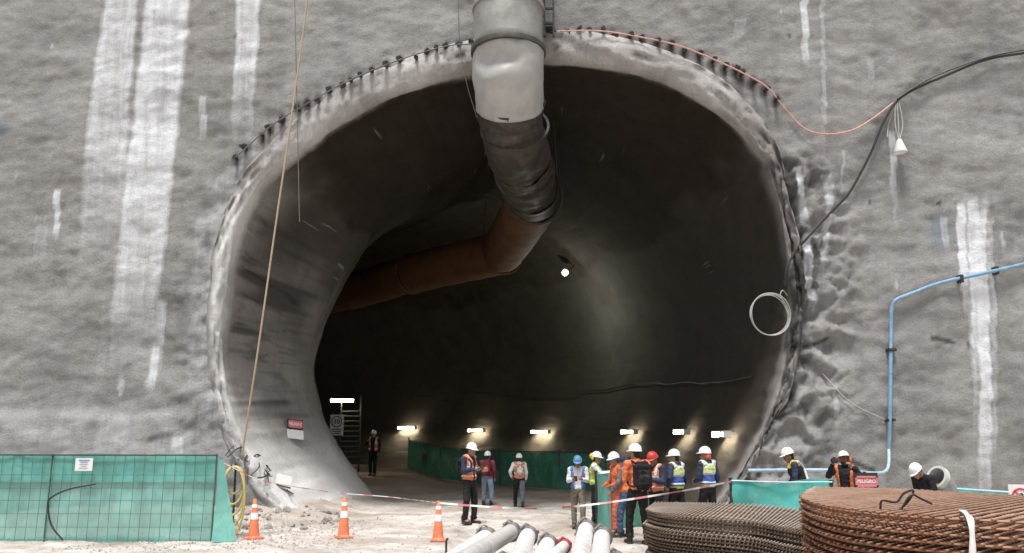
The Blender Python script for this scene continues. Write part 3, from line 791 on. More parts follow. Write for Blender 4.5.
# ------------------------------------------------------------------ tunnel lights
M['tube'] = emit('lamp_tube', (1.0, .90, .66), 48)
M['flood'] = emit('flood_lens', (.95, 1.0, .97), 160)
def batten(px, py, L, H, P=None, nrm=None, label=None, group='strip lamps along the tunnel wall'):
    if P is None:
        P, nrm = on_lining(px, py, .28)
        if P is None: return None
    nrm = Vector((nrm.x, nrm.y, 0)).normalized()
    o = empty('strip_lamp', P, math.atan2(nrm.y, nrm.x) + PI / 2)   # local -y looks out of the wall
    mb = MB(); mb.box((0, .0, .085), (L + .08, .24, .03), bev=.008)
    for s in (-1, 1): mb.box((s * (L / 2 + .025), 0, 0), (.03, .22, H), bev=.008)
    mb.build('lamp_housing', M['sign_grey'], o)
    for k in (-1, 1):
        mb = MB(); mb.tube([(-L / 2, k * .055, .0), (L / 2, k * .055, .0)], .05, 10); mb.build('lamp_tube', M['tube'], o)
    for s in (-1, 1): mb = MB(); mb.box((s * L * .3, .16, .09), (.04, .24, .03)); mb.build('bracket', M['steel_dark'], o)
    tag(o, label, 'strip lamp', group); return o
LMP = [(410, 430, 1.1, 'glowing strip lamp farthest left on the right-hand tunnel wall, past the bank'), (480, 433, 1.0, 'glowing strip lamp above the worker with the red backpack'),
       (545, 434.5, 1.15, 'glowing strip lamp alone above the green tunnel net'), (635, 435.5, 1.0, 'glowing strip lamp above the worker with the black backpack'),
       (689, 436, .85, 'glowing strip lamp above the worker in the lime vest beside the red helmet'), (731, 437, .9, 'glowing strip lamp nearest the right edge of the mouth')]
for (px, py, L, lab) in LMP: batten(px, py, L * 1.1, .16, label=lab)
# floodlight on the far wall
P, nrm = on_lining(574, 266, .6)
fl = empty('floodlight', P); tag(fl, 'bright round floodlight high on the dark tunnel wall', 'floodlight')
dn = Vector((-.05, -1, -.22)).normalized(); Rt = dn.to_track_quat('Z', 'Y').to_matrix().to_4x4()
mb = MB(); mb.lathe([(.02, -.18), (.10, -.16), (.16, -.03), (.19, .02), (.19, .05), (.15, .035)], 20, Rt); mb.build('lamp_housing', M['steel_dark'], fl)
mb = MB(); mb.lathe([(0.001, .05), (.06, .045), (.115, .035)], 20, Rt); mb.build('lamp_lens', M['flood'], fl)
mb = MB(); mb.tube([Vector((0, 0, 0)), -nrm * .7], .025, 6); mb.build('bracket', M['steel_dark'], fl)
ld = bpy.data.lights.new('floodlight_beam', 'POINT'); ld.energy = 200; ld.color = (.92, 1, .90); ld.shadow_soft_size = .15
lo = link(bpy.data.objects.new('floodlight_beam', ld), fl); lo.location = dn * 1.2 + Vector((.1, 0, -1.9))
# cable along the tunnel wall
pts = []
for px in range(420, 760, 6):
    sag = 396 + 3 * math.sin(px * .037) + (px > 560) * (-(px - 560) * .10) + 4 * noise3(np.array([[px * .05, 0, 0]]))[0]
    h, n_ = on_lining(px, sag, .10)
    if h is not None: pts.append(h)
cable('tunnel_cable', pts, .024, M['black_rubber'], 'black cable sagging along the lit tunnel wall', 'cable')

# stair tower with a lamp inside the tunnel on the left
ST = Vector((-7.15, 36.0, gz(-7.2, 36))); stt = empty('stair_tower', ST, math.radians(12)); tag(stt, 'dark scaffold stair tower inside the tunnel on the left', 'stairs')
mb = MB()
for x in (-.42, .42):
    for y in (-.6, .6): mb.tube([(x, y, 0), (x, y, 3.3)], .03, 6)
for z in (1.1, 2.2, 3.2):
    for x in (-.42, .42): mb.tube([(x, -.6, z), (x, .6, z)], .025, 6)
mb.build('frame', M['steel_dark'], stt)
for k in range(12):
    mb = MB(); mb.box((0, -.55 + .1 * k, .22 + .22 * k), (.78, .24, .045), bev=.006); mb.build('tread', M['steel_dark'], stt)
P = ST + Vector((-.25, -.75, 3.05)); batten(0, 0, .95, .13, P, Vector((.15, -1, 0)), 'glowing strip lamp on the stair tower above the speed sign')

# ------------------------------------------------------------------ signs
def text_mesh(body, size, m, parent, loc, rot=(PI / 2, 0, 0), name='lettering', bold=.0, sx=1.0):
    c = bpy.data.curves.new('t', 'FONT'); c.body = body; c.size = size; c.align_x = 'CENTER'; c.align_y = 'CENTER'; c.extrude = .002; c.offset = bold
    t = bpy.data.objects.new('t', c); COL.objects.link(t)
    bpy.context.view_layer.update()
    me = bpy.data.meshes.new_from_object(t.evaluated_get(bpy.context.evaluated_depsgraph_get()))
    bpy.data.objects.remove(t); me.materials.clear(); me.materials.append(m)
    o = link(bpy.data.objects.new(name, me), parent); o.location = loc; o.rotation_euler = rot; o.scale = (sx, 1, 1); return o

# speed-limit sign on a post
sp = Vector((-7.02, 32.6, 0)); sp.z = gz(sp.x, sp.y); sg = empty('speed_sign', sp, math.radians(-8)); tag(sg, 'white speed limit sign with a black ring on a post inside the tunnel', 'sign')
zc = at(339, 425, 32.6).z - sp.z
mb = MB(); mb.tube([(0, .05, 0), (0, .05, zc + .3)], .03, 8); mb.build('post', M['steel_dark'], sg)
mb = MB(); mb.box((0, 0, zc), (.56, .02, .82), bev=.004); mb.build('sign_plate', M['white_paint'], sg)
mb = MB(); Rt = Matrix.Rotation(PI / 2, 4, 'X'); Rt.translation = Vector((0, -.014, zc + .13)); mb.lathe([(.19, 0), (.225, 0), (.225, .006), (.19, .006)], 32, Rt, close=True); mb.build('ring', M['sign_black'], sg)
text_mesh('10', .25, M['sign_black'], sg, (0, -.016, zc + .13), bold=.008)
mb = MB()
for k, wd in enumerate((.40, .34, .30)): mb.box((0, -.012, zc - .17 - k * .08), (wd, .006, .035))
mb.build('caption', M['sign_black'], sg, smth=False)
# warning sign on the left inside of the mouth
def on_line_sign(name, px, py, w_, h_, label, build, roll=0.0, lean=.0):
    P, n_ = on_lining(px, py, .16); n_ = (n_ * (1 - lean) + Vector((0, -1, .1)) * lean).normalized()
    o = empty(name, P); z = Vector((0, 0, 1)); x = (-n_).cross(z) * 1; x = z.cross(n_).normalized(); zz = n_.cross(x)
    R = Matrix((x, -n_, zz)).transposed(); R = R @ Matrix.Rotation(roll, 3, 'Y'); o.rotation_euler = R.to_euler()
    tag(o, label, 'sign'); build(o, w_, h_); return o
def danger(o, w_, h_):
    mb = MB(); mb.box((0, 0, h_ * .25), (w_, .012, h_ * .5), bev=.003); mb.build('header_panel', M['sign_black'], o)
    mb = MB(); mb.box((0, -.010, h_ * .25), (w_ * .9, .008, h_ * .38), bev=.02); mb.build('red_panel', M['sign_pink'], o)
    text_mesh('PELIGRO', w_ * .235, M['sign_white'], o, (0, -.018, h_ * .25), bold=.004)
    mb = MB(); mb.box((0, 0, -h_ * .26), (w_ * 1.05, .012, h_ * .46), bev=.003); mb.build('white_panel', M['sign_white'], o)
    mb = MB()
    for s in (-.3, .3): mb.box((s * w_, .03, 0), (.03, .05, h_ * .8))
    mb.build('bracket', M['steel_dark'], o)
on_line_sign('danger_sign', 290.5, 432, .46, .58, 'small red and white danger sign on the pale left flank of the tunnel mouth', danger, .12, .45)
def plain(o, w_, h_):
    mb = MB(); mb.box((0, 0, 0), (w_, .014, h_), bev=.003); mb.build('sign_plate', M['sign_white'], o)
    mb = MB(); mb.box((0, -.010, -h_ * .43), (w_ * .98, .01, h_ * .10)); mb.build('lower_edge', M['steel_dark'], o)
on_line_sign('blank_sign', 278, 484, .40, .32, 'small blank white plate tilted above the rubble left of the mouth', plain, .28, .5)

# ------------------------------------------------------------------ net fences
def net_sheet(name, pts, h0, h1, m, parent, wav=.03, seed=0, nh=22, thick=False):
    """a hanging net between ground points, from height h0 to h1"""
    P_ = [Vector(p) for p in pts]; L = [0]
    for a_, b_ in zip(P_, P_[1:]): L.append(L[-1] + (b_ - a_).length)
    n = max(8, int(L[-1] / .07)); V = []
    for j in range(nh + 1):
        for i in range(n + 1):
            s = L[-1] * i / n; k = max(q for q in range(len(L) - 1) if L[q] <= s + 1e-9); t = (s - L[k]) / (L[k + 1] - L[k])
            p = P_[k].lerp(P_[k + 1], t); d = (P_[k + 1] - P_[k]).normalized(); nn = Vector((d.y, -d.x, 0))
            z = h0 + (h1 - h0) * j / nh
            V.append((p, nn, s, z))
    q = np.array([(s * 1.2 + seed, z * .7, seed) for (_, _, s, z) in V]); f = fbm(q, 4) * wav
    edge = np.array([.5 * wav * math.sin(s * 4 + seed) for (_, _, s, _) in V])
    VV = [tuple(p + nn * float(f[i]) + Vector((0, 0, z + (float(edge[i]) if z > (h0 + h1) / 2 else 0)))) for i, (p, nn, s, z) in enumerate(V)]
    Fc = [(j * (n + 1) + i, j * (n + 1) + i + 1, (j + 1) * (n + 1) + i + 1, (j + 1) * (n + 1) + i) for j in range(nh) for i in range(n)]
    return np_mesh(name, VV, Fc, m, parent)
def wire_grid(pts, h, step, r, m, parent, off=.03, hstep=None, z0=.02):
    mb = MB(); P_ = [Vector(p) for p in pts]; hstep = hstep or step; rn = random.Random(3)
    for a_, b_ in zip(P_, P_[1:]):
        d = (b_ - a_).normalized(); nn = Vector((d.y, -d.x, 0)) * off; L = (b_ - a_).length
        k = 0
        while k * step < L:
            p = a_ + d * (k * step) + nn; j1 = d * rn.uniform(-.02, .02)
            mb.tube([p + Vector((0, 0, z0)), p + j1 + Vector((0, 0, h * .5)), p + d * rn.uniform(-.015, .015) + Vector((0, 0, h))], r, 4); k += 1
        z = z0 + .02
        while z < h + .01:
            mb.tube([a_ + nn + Vector((0, 0, z)), a_.lerp(b_, .5) + nn + Vector((0, 0, z + rn.uniform(-.015, .015))), b_ + nn + Vector((0, 0, z))], r, 4); z += hstep
    return mb.build('wire_grid', m, parent)
def post(p, h, r, m, parent):
    mb = MB(); mb.tube([Vector(p) + Vector((0, 0, -.15)), Vector(p) + Vector((0, 0, h))], r, 7); mb.tube([Vector(p) + Vector((0, 0, h - .02)), Vector(p) + Vector((0, 0, h + .03))], r * 1.25, 7)
    return mb.build('post', m, parent)

FY = 15.65
f1 = empty('net_fence', (-8, FY, 0)); f1.location = (0, 0, 0)
tag(f1, 'long green net fence on a wire grid in front of the left wall', 'fence')
fx0, fx1 = -16.5, atx(216, FY, .7)
fp = [(fx0, FY + .25, 0), (fx1, FY - .05, 0)]
net_sheet('net', fp, -.03, 1.56, M['net'], f1, .05, 2)
net_sheet('net_hem', [(fx0, FY + .19, 0), (fx1, FY - .11, 0)], 1.08, 1.60, M['net_double'], f1, .03, 5, nh=8)
wire_grid([(fx0, FY + .14, 0), (fx1, FY - .16, 0)], 1.57, .195, .0046, M['net_wire'], f1, 0, .235)
mb = MB(); mb.tube([(fx0, FY + .12, 1.60), ((fx0 + fx1) / 2, FY, 1.585), (fx1, FY - .16, 1.58)], .016, 6); mb.build('top_wire', M['steel_dark'], f1)
for x in (-14.6, -11.7, -8.75, fx1): post((x, FY + .06 - .30 * (x - fx0) / (fx1 - fx0) + .12, 0), 1.57, .016, M['net_wire'], f1)
# cable trailing over the net
P = [at(64, 543, FY - .08), at(52, 525, FY - .1), at(48, 505, FY - .12), at(52, 497, FY - .12), at(70, 489, FY - .12), at(96, 484, FY - .1)]
cable('drooping_cable', curve_pts([Vector((p.x, FY - .12, max(.03, p.z))) for p in P], 30), .016, M['black_rubber'], 'thin black cable drooping over the left green net', 'cable')
# paper notice on the net
pn = empty('paper_notice', at(84, 464.5, FY - .16), 0); tag(pn, 'white printed notice fixed to the top of the left green net', 'notice')
mb = MB(); mb.box((0, 0, 0), (.33, .006, .235)); mb.build('sheet', M['sign_white'], pn, smth=False)
mb = MB()
for k, (wd, hh) in enumerate([(.20, .05), (.13, .02), (.16, .018), (.10, .016), (.18, .014)]): mb.box((.0, -.006, .075 - k * .036), (wd, .004, hh * .55))
mb.build('printing', M['blue_ink'], pn, smth=False)
# loose flap of net leaning at the end of the fence
cx = fx1
fl_ = np_mesh('loose_net', [(cx + .02, FY - .1, 1.50), (cx + .10, FY - .02, 1.49), (cx + .05, FY - .14, 1.0), (cx + .22, FY - .04, .95), (cx + .06, FY - .2, .5), (cx + .36, FY - .1, .48), (cx + .06, FY - .28, .02), (cx + .50, FY - .2, .02)],
              [(0, 1, 3, 2), (2, 3, 5, 4), (4, 5, 7, 6)], M['net_double'])
sd = fl_.modifiers.new('sub', 'SUBSURF'); sd.subdivision_type = 'SIMPLE'; sd.levels = sd.render_levels = 3
tag(fl_, 'loose triangular flap of green net at the end of the left fence', 'net')
# yellow hose coil behind the flap, hung on a stake
hc = empty('hose_coil', at(234, 480, 16.3)); tag(hc, 'coil of yellow hose hanging beside the end of the left net fence', 'hose')
mb = MB(); rn = random.Random(5)
for k in range(5):
    a_ = .19 + .012 * k; b2 = .26 + .10 * k
    pts = [(a_ * math.cos(t) + .012 * k, -.04 * k + .02 * math.sin(2 * t + k), .26 - b2 + b2 * math.sin(t)) for t in np.linspace(0, 2 * PI, 36, endpoint=False)]
    mb.tube(pts, .022, 7, closed=True)
mb.build('hose', M['yellow_hose'], hc)
mb = MB(); zz = hc.location.z - gz(hc.location.x, 16.3); mb.tube([(0.02, .06, -zz - .2), (0, .05, .32)], .022, 6); mb.tube([(0, .05, .27), (0, -.20, .25), (0, -.22, .30)], .016, 6); mb.build('stake', M['steel_dark'], hc)

# net fence deep in the tunnel
f2 = empty('net_fence'); tag(f2, 'dark green net fence along the far side of the tunnel floor', 'fence')
tp = [at(408, 471, 38.5), at(440, 478, 35), at(500, 482, 32), at(560, 486, 29.5), at(606, 489, 28.2)]
tp = [Vector((p.x, p.y, gz(p.x, p.y))) for p in tp]
net_sheet('net', tp, 0, 1.30, M['net_tunnel'], f2, .06, 9)
for i, p in enumerate(tp): post(p + Vector((0, .05, 0)), 1.36, .03, M['steel_dark'], f2)
mb = MB(); mb.tube([p + Vector((0, -.05, 1.31)) for p in tp], .014, 5); mb.build('top_wire', M['steel_dark'], f2)
for (px, yy) in ((492, 32.2), (427, 36.8)):
    q = at(px, 458, yy); o = MB(); o.box((q.x, yy - .45, q.z), (.36, .05, .42), bev=.02); tag(o.build('dark_panel', M['sign_black']), 'small dark panel hung on the far tunnel net ' + ('behind the two workers' if px > 450 else 'near its left end'), 'panel')
# net fence among the workers
f3 = empty('net_fence'); tag(f3, 'short green net barrier standing among the workers', 'fence')
q0, q1 = Vector((atx(596, 17.9), 17.9, 0)), Vector((atx(652, 18.1), 18.1, 0))
net_sheet('net', [q0, q1], 0, 1.12, M['net_tunnel'], f3, .05, 12); post(q0, 1.16, .03, M['steel_dark'], f3); post(q1, 1.16, .03, M['steel_dark'], f3)
q2 = Vector((atx(610, 17.2), 17.2, 0)); net_sheet('net_hem', [q0 + Vector((0, -.06, 0)), q2], 0, 1.10, M['net_double'], f3, .03, 14); post(q2, 1.12, .03, M['pipe_grey'], f3)
# teal tarpaulin barrier on the right
f4 = empty('tarp_barrier'); tag(f4, 'bright teal tarpaulin barrier below the two workers on the right', 'barrier')
tA, tB = Vector((atx(731, 14.6), 14.6, 0)), Vector((atx(832, 14.2), 14.2, 0))
zt = at(731, 480.5, 14.6).z; net_sheet('tarpaulin', [tA, tB], .1, zt, M['tarp'], f4, .10, 21, nh=26); post(tA, zt + .02, .03, M['steel_dark'], f4); post(tB, zt, .03, M['steel_dark'], f4)
mb = MB(); mb.tube([tA + Vector((0, -.04, zt)), tA.lerp(tB, .5) + Vector((0, -.05, zt - .015)), tB + Vector((0, -.04, zt))], .012, 5); mb.build('edge_rope', M['palepipe'], f4)
f5 = empty('net_fence'); tag(f5, 'low teal net fence along the wall at the right edge', 'fence')
g0, g1, g2 = Vector((atx(938, 15.6), 15.6, 0)), Vector((atx(1014, 14.6), 14.6, 0)), Vector((atx(1120, 14.2), 14.2, 0))
zt = .98; net_sheet('net', [g0, g1, g2], .0, zt, M['tarp'], f5, .05, 25); [post(q, zt + .02, .03, M['steel_dark'], f5) for q in (g0, g1, g2)]
mb = MB(); mb.tube([g0 + Vector((0, -.04, zt)), g1 + Vector((0, -.05, zt - .02)), g2 + Vector((0, -.04, zt))], .022, 5); mb.build('edge_rope', M['palepipe'], f5)
# prohibition sign at the right edge
ns = empty('prohibition_sign', at(1021, 498, 14.0), math.radians(-12)); tag(ns, 'white prohibition sign with a barred circle at the right edge', 'sign')
mb = MB(); mb.box((0, 0, -.03), (.36, .015, .50), bev=.004); mb.build('sign_plate', M['sign_white'], ns)
mb = MB(); Rt = Matrix.Rotation(PI / 2, 4, 'X'); Rt.translation = Vector((0, -.012, .02)); mb.lathe([(.115, 0), (.145, 0), (.145, .006), (.115, .006)], 28, Rt, close=True)
mb.box((0, -.015, .02), (.27, .006, .03), Matrix.Rotation(.785, 3, 'Y')); mb.build('ring', M['sign_red'], ns)
mb = MB(); mb.ellipsoid((0.01, -.011, .05), (.035, .004, .035)); mb.box((0.0, -.011, -.02), (.07, .004, .09)); mb.build('pictogram', M['sign_black'], ns)
mb = MB(); mb.tube([(0, .03, -ns.location.z), (0, .03, .2)], .02, 6); mb.build('post', M['steel_dark'], ns)
# danger sign behind the mesh stack
dsn = empty('danger_sign', at(866, 483, 14.9), 0); tag(dsn, 'red danger sign with white lettering beside the bearded worker', 'sign')
mb = MB(); mb.box((0, 0, -.02), (.44, .02, .40), bev=.004); mb.build('sign_plate', M['sign_black'], dsn)
mb = MB(); mb.box((-.0, -.014, .03), (.40, .01, .19), bev=.03); mb.build('red_panel', M['sign_pink'], dsn)
text_mesh('PELIGRO', .088, M['sign_white'], dsn, (0, -.024, .03), bold=.003)
mb = MB(); mb.tube([(0, .03, -dsn.location.z), (0, .03, .2)], .025, 6); mb.build('post', M['steel_dark'], dsn)
# ribbed duct end standing by the right-hand worker
dp = Vector((atx(941, 15.4, 1.2), 15.4, .10)); mb = MB()
pts = curve_pts([(.12, .1, 0), (.12, .08, .5), (.09, .02, .85), (-.10, -.08, 1.08)], 24)
mb.tube(pts, .185, 26, cap=False); o = mb.build('duct_stub', M['pipe_grey']); o.location = dp; tag(o, 'open grey pipe bend standing behind the mesh stack on the right', 'pipe')
sm = o.modifiers.new('t', 'SOLIDIFY'); sm.thickness = .02
Rt = Vector((-.86, -.38, .42)).to_track_quat('Z', 'Y').to_matrix().to_4x4(); Rt.translation = pts[-1]; mb = MB(); mb.lathe([(.165, -.05), (.212, -.05), (.212, .05), (.165, .05)], 28, Rt, close=True); mb.build('rim', M['sign_grey'], o)

# ------------------------------------------------------------------ cones
cone = empty('traffic_cone')
mb = MB(); mb.box((0, 0, .0175), (.29, .29, .035), bev=.012); mb.build('base', M['orange_plastic'], cone)
cr = lambda z: .112 - (.112 - .034) * z / .72
mb = MB(); mb.lathe([(.126, .03), (.122, .045), (cr(.06), .06), (cr(.72), .72), (.028, .735), (.018, .735), (.016, .70)], 26); mb.build('cone_body', M['orange_plastic'], cone)
for (a_, b_) in ((.36, .485), (.575, .64)):
    mb = MB(); mb.lathe([(cr(a_) + .001, a_), (cr(a_) + .005, a_ + .004), (cr(b_) + .005, b_ - .004), (cr(b_) + .001, b_)], 26); mb.build('reflective_band', M['sign_white'], cone)
cones = [(253.5, 540, 'orange cone with white bands nearest the end of the left net fence'), (343.5, 537.5, 'orange cone with white bands standing in front of the pale left flank'),
         (438, 540.5, 'orange cone with white bands beside the heap of pipes')]
for i, (px, py, lab) in enumerate(cones):
    o = cone if i == 0 else copy_tree(cone)
    d_ = ray(px, py); p = Vector((0, 0, CAMZ)) + d_ * (-CAMZ / d_.z); o.location = (p.x, p.y, gz(p.x, p.y) - .005); o.rotation_euler = (random.uniform(-.03, .03), random.uniform(-.03, .03), random.uniform(0, 1.5))
    if i == 1: o.scale = (1.05, 1.05, 1.05)
    tag(o, lab, 'traffic cone', 'orange traffic cones in front of the mouth')

# ------------------------------------------------------------------ barrier tapes
def stripe_tape(name, pts, w_, label):
    P_ = curve_pts(pts, 120); mb = MB(); acc = 0; n = len(P_)
    V = []; rn = random.Random(2)
    for i, p in enumerate(P_):
        tw = .5 * math.sin(i * .11) + .3 * math.sin(i * .31)
        u = Vector((0, math.sin(tw), math.cos(tw))) * w_ / 2; V += [p - u, p + u]
    me = bpy.data.meshes.new(name); Fc = []; mi = []
    for i in range(n - 1):
        Fc.append((2 * i, 2 * i + 2, 2 * i + 3, 2 * i + 1)); acc += (P_[i + 1] - P_[i]).length; mi.append(1 if acc % .62 > .40 else 0)
    me.from_pydata([tuple(v) for v in V], [], Fc); me.materials.append(M['sign_white']); me.materials.append(M['sign_pink']); me.polygons.foreach_set('material_index', mi); smooth(me)
    return tag(link(bpy.data.objects.new(name, me)), label, 'barrier tape')
stripe_tape('barrier_tape', [at(440, 503, 14.5), at(470, 505.5, 14.2), at(520, 508.5, 13.9), at(560, 507.5, 13.7), at(600, 503.5, 13.6), at(645, 497, 13.7), at(690, 489.5, 13.9), at(731, 481.5, 14.5)], .032, 'red and white barrier tape stretched in front of the workers')
stripe_tape('barrier_tape', [at(224, 463, 15.0), at(255, 478, 15.6), at(290, 486, 16.5), at(340, 493, 18), at(385, 496.5, 18.5), at(415, 500, 17), at(440, 503, 14.7)], .018, 'thin red and white tape running from the left fence to a cone')
st = MB(); q = Vector((atx(447, 13.6), 13.6, 0)); st.tube([q + Vector((0, 0, -.2)), q + Vector((.0, 0, .25)), q + Vector((.01, 0, .30)), q + Vector((.035, 0, .305))], .018, 7)
tag(st.build('steel_stake', M['black_rubber']), 'short black steel stake beside the pipes', 'stake')

# ------------------------------------------------------------------ concrete-pump pipes in a heap
def pump_pipe(name, e0, e1, r, m, mc, label, group='pump pipes heaped in front'):
    e0 = Vector(e0); e1 = Vector(e1); d = (e1 - e0).normalized(); L = (e1 - e0).length
    o = empty(name, e0); Rt = d.to_track_quat('Z', 'Y'); o.rotation_mode = 'QUATERNION'; o.rotation_quaternion = Rt
    mb = MB(); ri = r * .86
    mb.lathe([(ri, .35), (ri, 0), (r * 1.02, 0), (r * 1.02, .05), (r, .06), (r, L - .06), (r * 1.02, L - .05), (r * 1.02, L), (ri, L), (ri, L - .35)], 28); mb.build('tube', m, o)
    mb = MB(); mb.lathe([(r * 1.02, .05), (r * 1.26, .06), (r * 1.30, .10), (r * 1.26, .15), (r * 1.02, .16)], 28)
    for a_ in (.4, .4 + PI):
        mb.box((r * 1.36 * math.cos(a_), r * 1.36 * math.sin(a_), .105), (r * .34, r * .34, .10), Matrix.Rotation(a_, 3, 'Z'), bev=.008)
    mb.tube([(r * 1.3 * math.cos(1.4), r * 1.3 * math.sin(1.4), .10), (r * 1.55 * math.cos(1.7), r * 1.55 * math.sin(1.7), .12), (r * 1.35 * math.cos(2.3), r * 1.35 * math.sin(2.3), .2)], .016, 6)
    mb.tube([(r * 1.12 * math.cos(t), r * 1.12 * math.sin(t), -.01) for t in np.linspace(0, 2 * PI, 28, endpoint=False)], r * .12, 6, closed=True)
    mb.build('coupling', mc, o)
    tag(o, label, 'pipe', group); return o
def pipe_px(px0, Y0, z0, px1, Y1, z1, r, m, mc, label):
    a_ = Vector((atx(px0, Y0, z0), Y0, z0)); b_ = Vector((atx(px1, Y1, z1), Y1, z1)); d = (b_ - a_).normalized()
    pump_pipe('pump_pipe', a_, a_ + d * 4.6, r, m, mc, label)
M['pipe_pale'] = simple('pipe_pale', (.52, .51, .495), .5, .15, 4, 0, ((.33, .30, .27), .6), .15, 20, .004)
W_, G_, C_, CR = M['pipe_white'], M['pipe_grey'], M['coupling'], M['coupling_red']
pipe_px(586, 13.2, .50, 577, 9.6, .46, .125, W_, C_, 'white pump pipe fourth from the right, its end raised highest beside the blue-helmeted worker')
pipe_px(602, 12.6, .46, 599, 9.4, .42, .125, W_, C_, 'white pump pipe lying rightmost in the heap')
pipe_px(565, 12.6, .33, 532, 9.8, .36, .085, W_, CR, 'slim white pump pipe with a red coupling')
pipe_px(548, 12.7, .34, 530, 9.6, .33, .12, W_, C_, 'white pump pipe half hidden beside the red coupling')
pipe_px(528, 12.9, .44, 514, 9.6, .42, .125, W_, C_, 'white pump pipe in the middle of the heap')
pipe_px(512, 13.6, .42, 462, 10.2, .46, .125, M['pipe_pale'], C_, 'grey pump pipe slanting across from the middle of the heap to the left')
pipe_px(487, 12.9, .40, 435, 9.8, .38, .14, W_, C_, 'thick white pump pipe slanting left with a wide clamp')
pipe_px(469, 12.6, .22, 425, 10.2, .20, .10, G_, C_, 'thin grey pump pipe lying low at the left of the heap')
pipe_px(505, 12.0, .16, 470, 8.6, .14, .125, W_, C_, 'white pump pipe low under the slanting grey pipe')
pipe_px(540, 11.8, .15, 522, 8.4, .14, .125, W_, C_, 'white pump pipe low under the middle of the heap')
pipe_px(576, 12.2, .15, 566, 8.6, .14, .13, W_, C_, 'white pump pipe low under the two raised pipes')
pipe_px(615, 12.4, .15, 612, 8.6, .14, .12, W_, C_, 'white pump pipe on the ground at the right of the heap')

# ------------------------------------------------------------------ reinforcing mesh mats
def mat_mesh(name, Fp, Bp, nl, nc, r, m, seed=0, over=.05, bias=1.0):
    rn = random.Random(seed); Fc = curve_pts(Fp, 60); Bc = curve_pts(Bp, 60)
    def pick(C, t):
        x = t * (len(C) - 1); i = min(int(x), len(C) - 2); return C[i].lerp(C[i + 1], x - i)
    mb = MB()
    ks = [.008 + .0 * i for i in range(1)] + [.03 + i * (.97 / nl) for i in range(nl)]
    for k in ks:
        pts = [pick(Fc, t / 40).lerp(pick(Bc, t / 40), k) + Vector((0, 0, .004 * math.sin(t * .35 + k * 30) + rn.uniform(-.0008, .0008))) for t in range(41)]
        mb.tube(pts, r, 6)
    for i in range(nc + 1):
        t = (i / nc) ** bias; a_ = pick(Fc, t); b_ = pick(Bc, t); d = (b_ - a_).normalized(); e = over * rn.uniform(.3, 1.2)
        up = Vector((0, 0, 1.9 * r))
        mb.tube([a_ - d * e + up + Vector((0, 0, rn.uniform(-.003, .003))), a_.lerp(b_, .3) + up, a_.lerp(b_, .7) + up, b_ + d * e + up], r, 6)
    return mb.mesh(name, m)
def shade_me(me):
    bm = bmesh.new(); bm.from_mesh(me); bmesh.ops.recalc_face_normals(bm, faces=bm.faces); bm.to_mesh(me); bm.free(); smooth(me, 50)
ORD = ['topmost', 'second', 'third', 'fourth', 'fifth', 'sixth', 'seventh', 'eighth', 'ninth', 'tenth', 'eleventh', 'twelfth', 'thirteenth', 'fourteenth', 'fifteenth', 'sixteenth', 'seventeenth', 'eighteenth', 'nineteenth', 'twentieth']
def mat_stack(Fp, Bp, ztop, zbot, pitch, nl, nc, r, m, where, group, seed, bundle=0):
    base = [mat_mesh('rebar_mat', Fp, Bp, nl, nc, r, m, seed + k, bias=(1.0 if bundle else 1.5)) for k in range(3)]
    for me in base: shade_me(me)
    z = ztop; k = 0; rn = random.Random(seed)
    while z > zbot and k < 20:
        o = link(bpy.data.objects.new('rebar_mat', base[k % 3])); 
        bx = (.05 if bundle and (k // bundle) % 2 else 0)
        o.location = (rn.uniform(-.02, .02) - bx, rn.uniform(-.02, .02) - bx, z)
        tag(o, ('topmost rusty steel mesh mat of the %s' if k == 0 else ORD[k] + ' rusty steel mesh mat from the top of the %s') % where, 'rebar mat', group)
        z -= pitch * (1.0 if not bundle or (k + 1) % bundle else 1.2) * rn.uniform(.92, 1.08); k += 1
    return z
F2 = [(2.86, 7.98, 0), (2.52, 7.15, 0), (2.44, 6.40, 0), (2.60, 5.82, 0), (3.05, 5.42, 0), (3.8, 5.1, 0), (4.8, 4.85, 0), (6.0, 4.7, 0)]
B2_ = [(3.10, 8.44, 0), (3.75, 8.25, 0), (4.1, 7.85, 0), (4.45, 7.45, 0), (4.9, 7.1, 0), (5.5, 6.8, 0), (6.3, 6.55, 0), (7.3, 6.45, 0)]
zb2 = mat_stack(F2, B2_, 1.43, .55, .052, 38, 64, .0092, M['rebar'], 'near stack on the right', 'rusty mesh mats in the near stack', 40)
F1 = [(1.93, 11.9, 0), (2.05, 11.35, 0), (2.5, 10.9, 0), (3.0, 10.4, 0), (3.22, 9.7, 0), (3.5, 9.2, 0), (4.2, 8.9, 0), (5.0, 8.8, 0)]
B1_ = [(2.28, 13.1, 0), (2.8, 13.0, 0), (3.3, 12.9, 0), (3.9, 12.6, 0), (4.3, 11.7, 0), (4.8, 11.2, 0), (5.4, 10.9, 0), (6.1, 10.7, 0)]
zb1 = mat_stack(F1, B1_, .90, .03, .046, 20, 76, .0095, M['rebar_dusty'], 'far stack by the workers', 'dusty mesh mats in the far stack', 60, bundle=4)
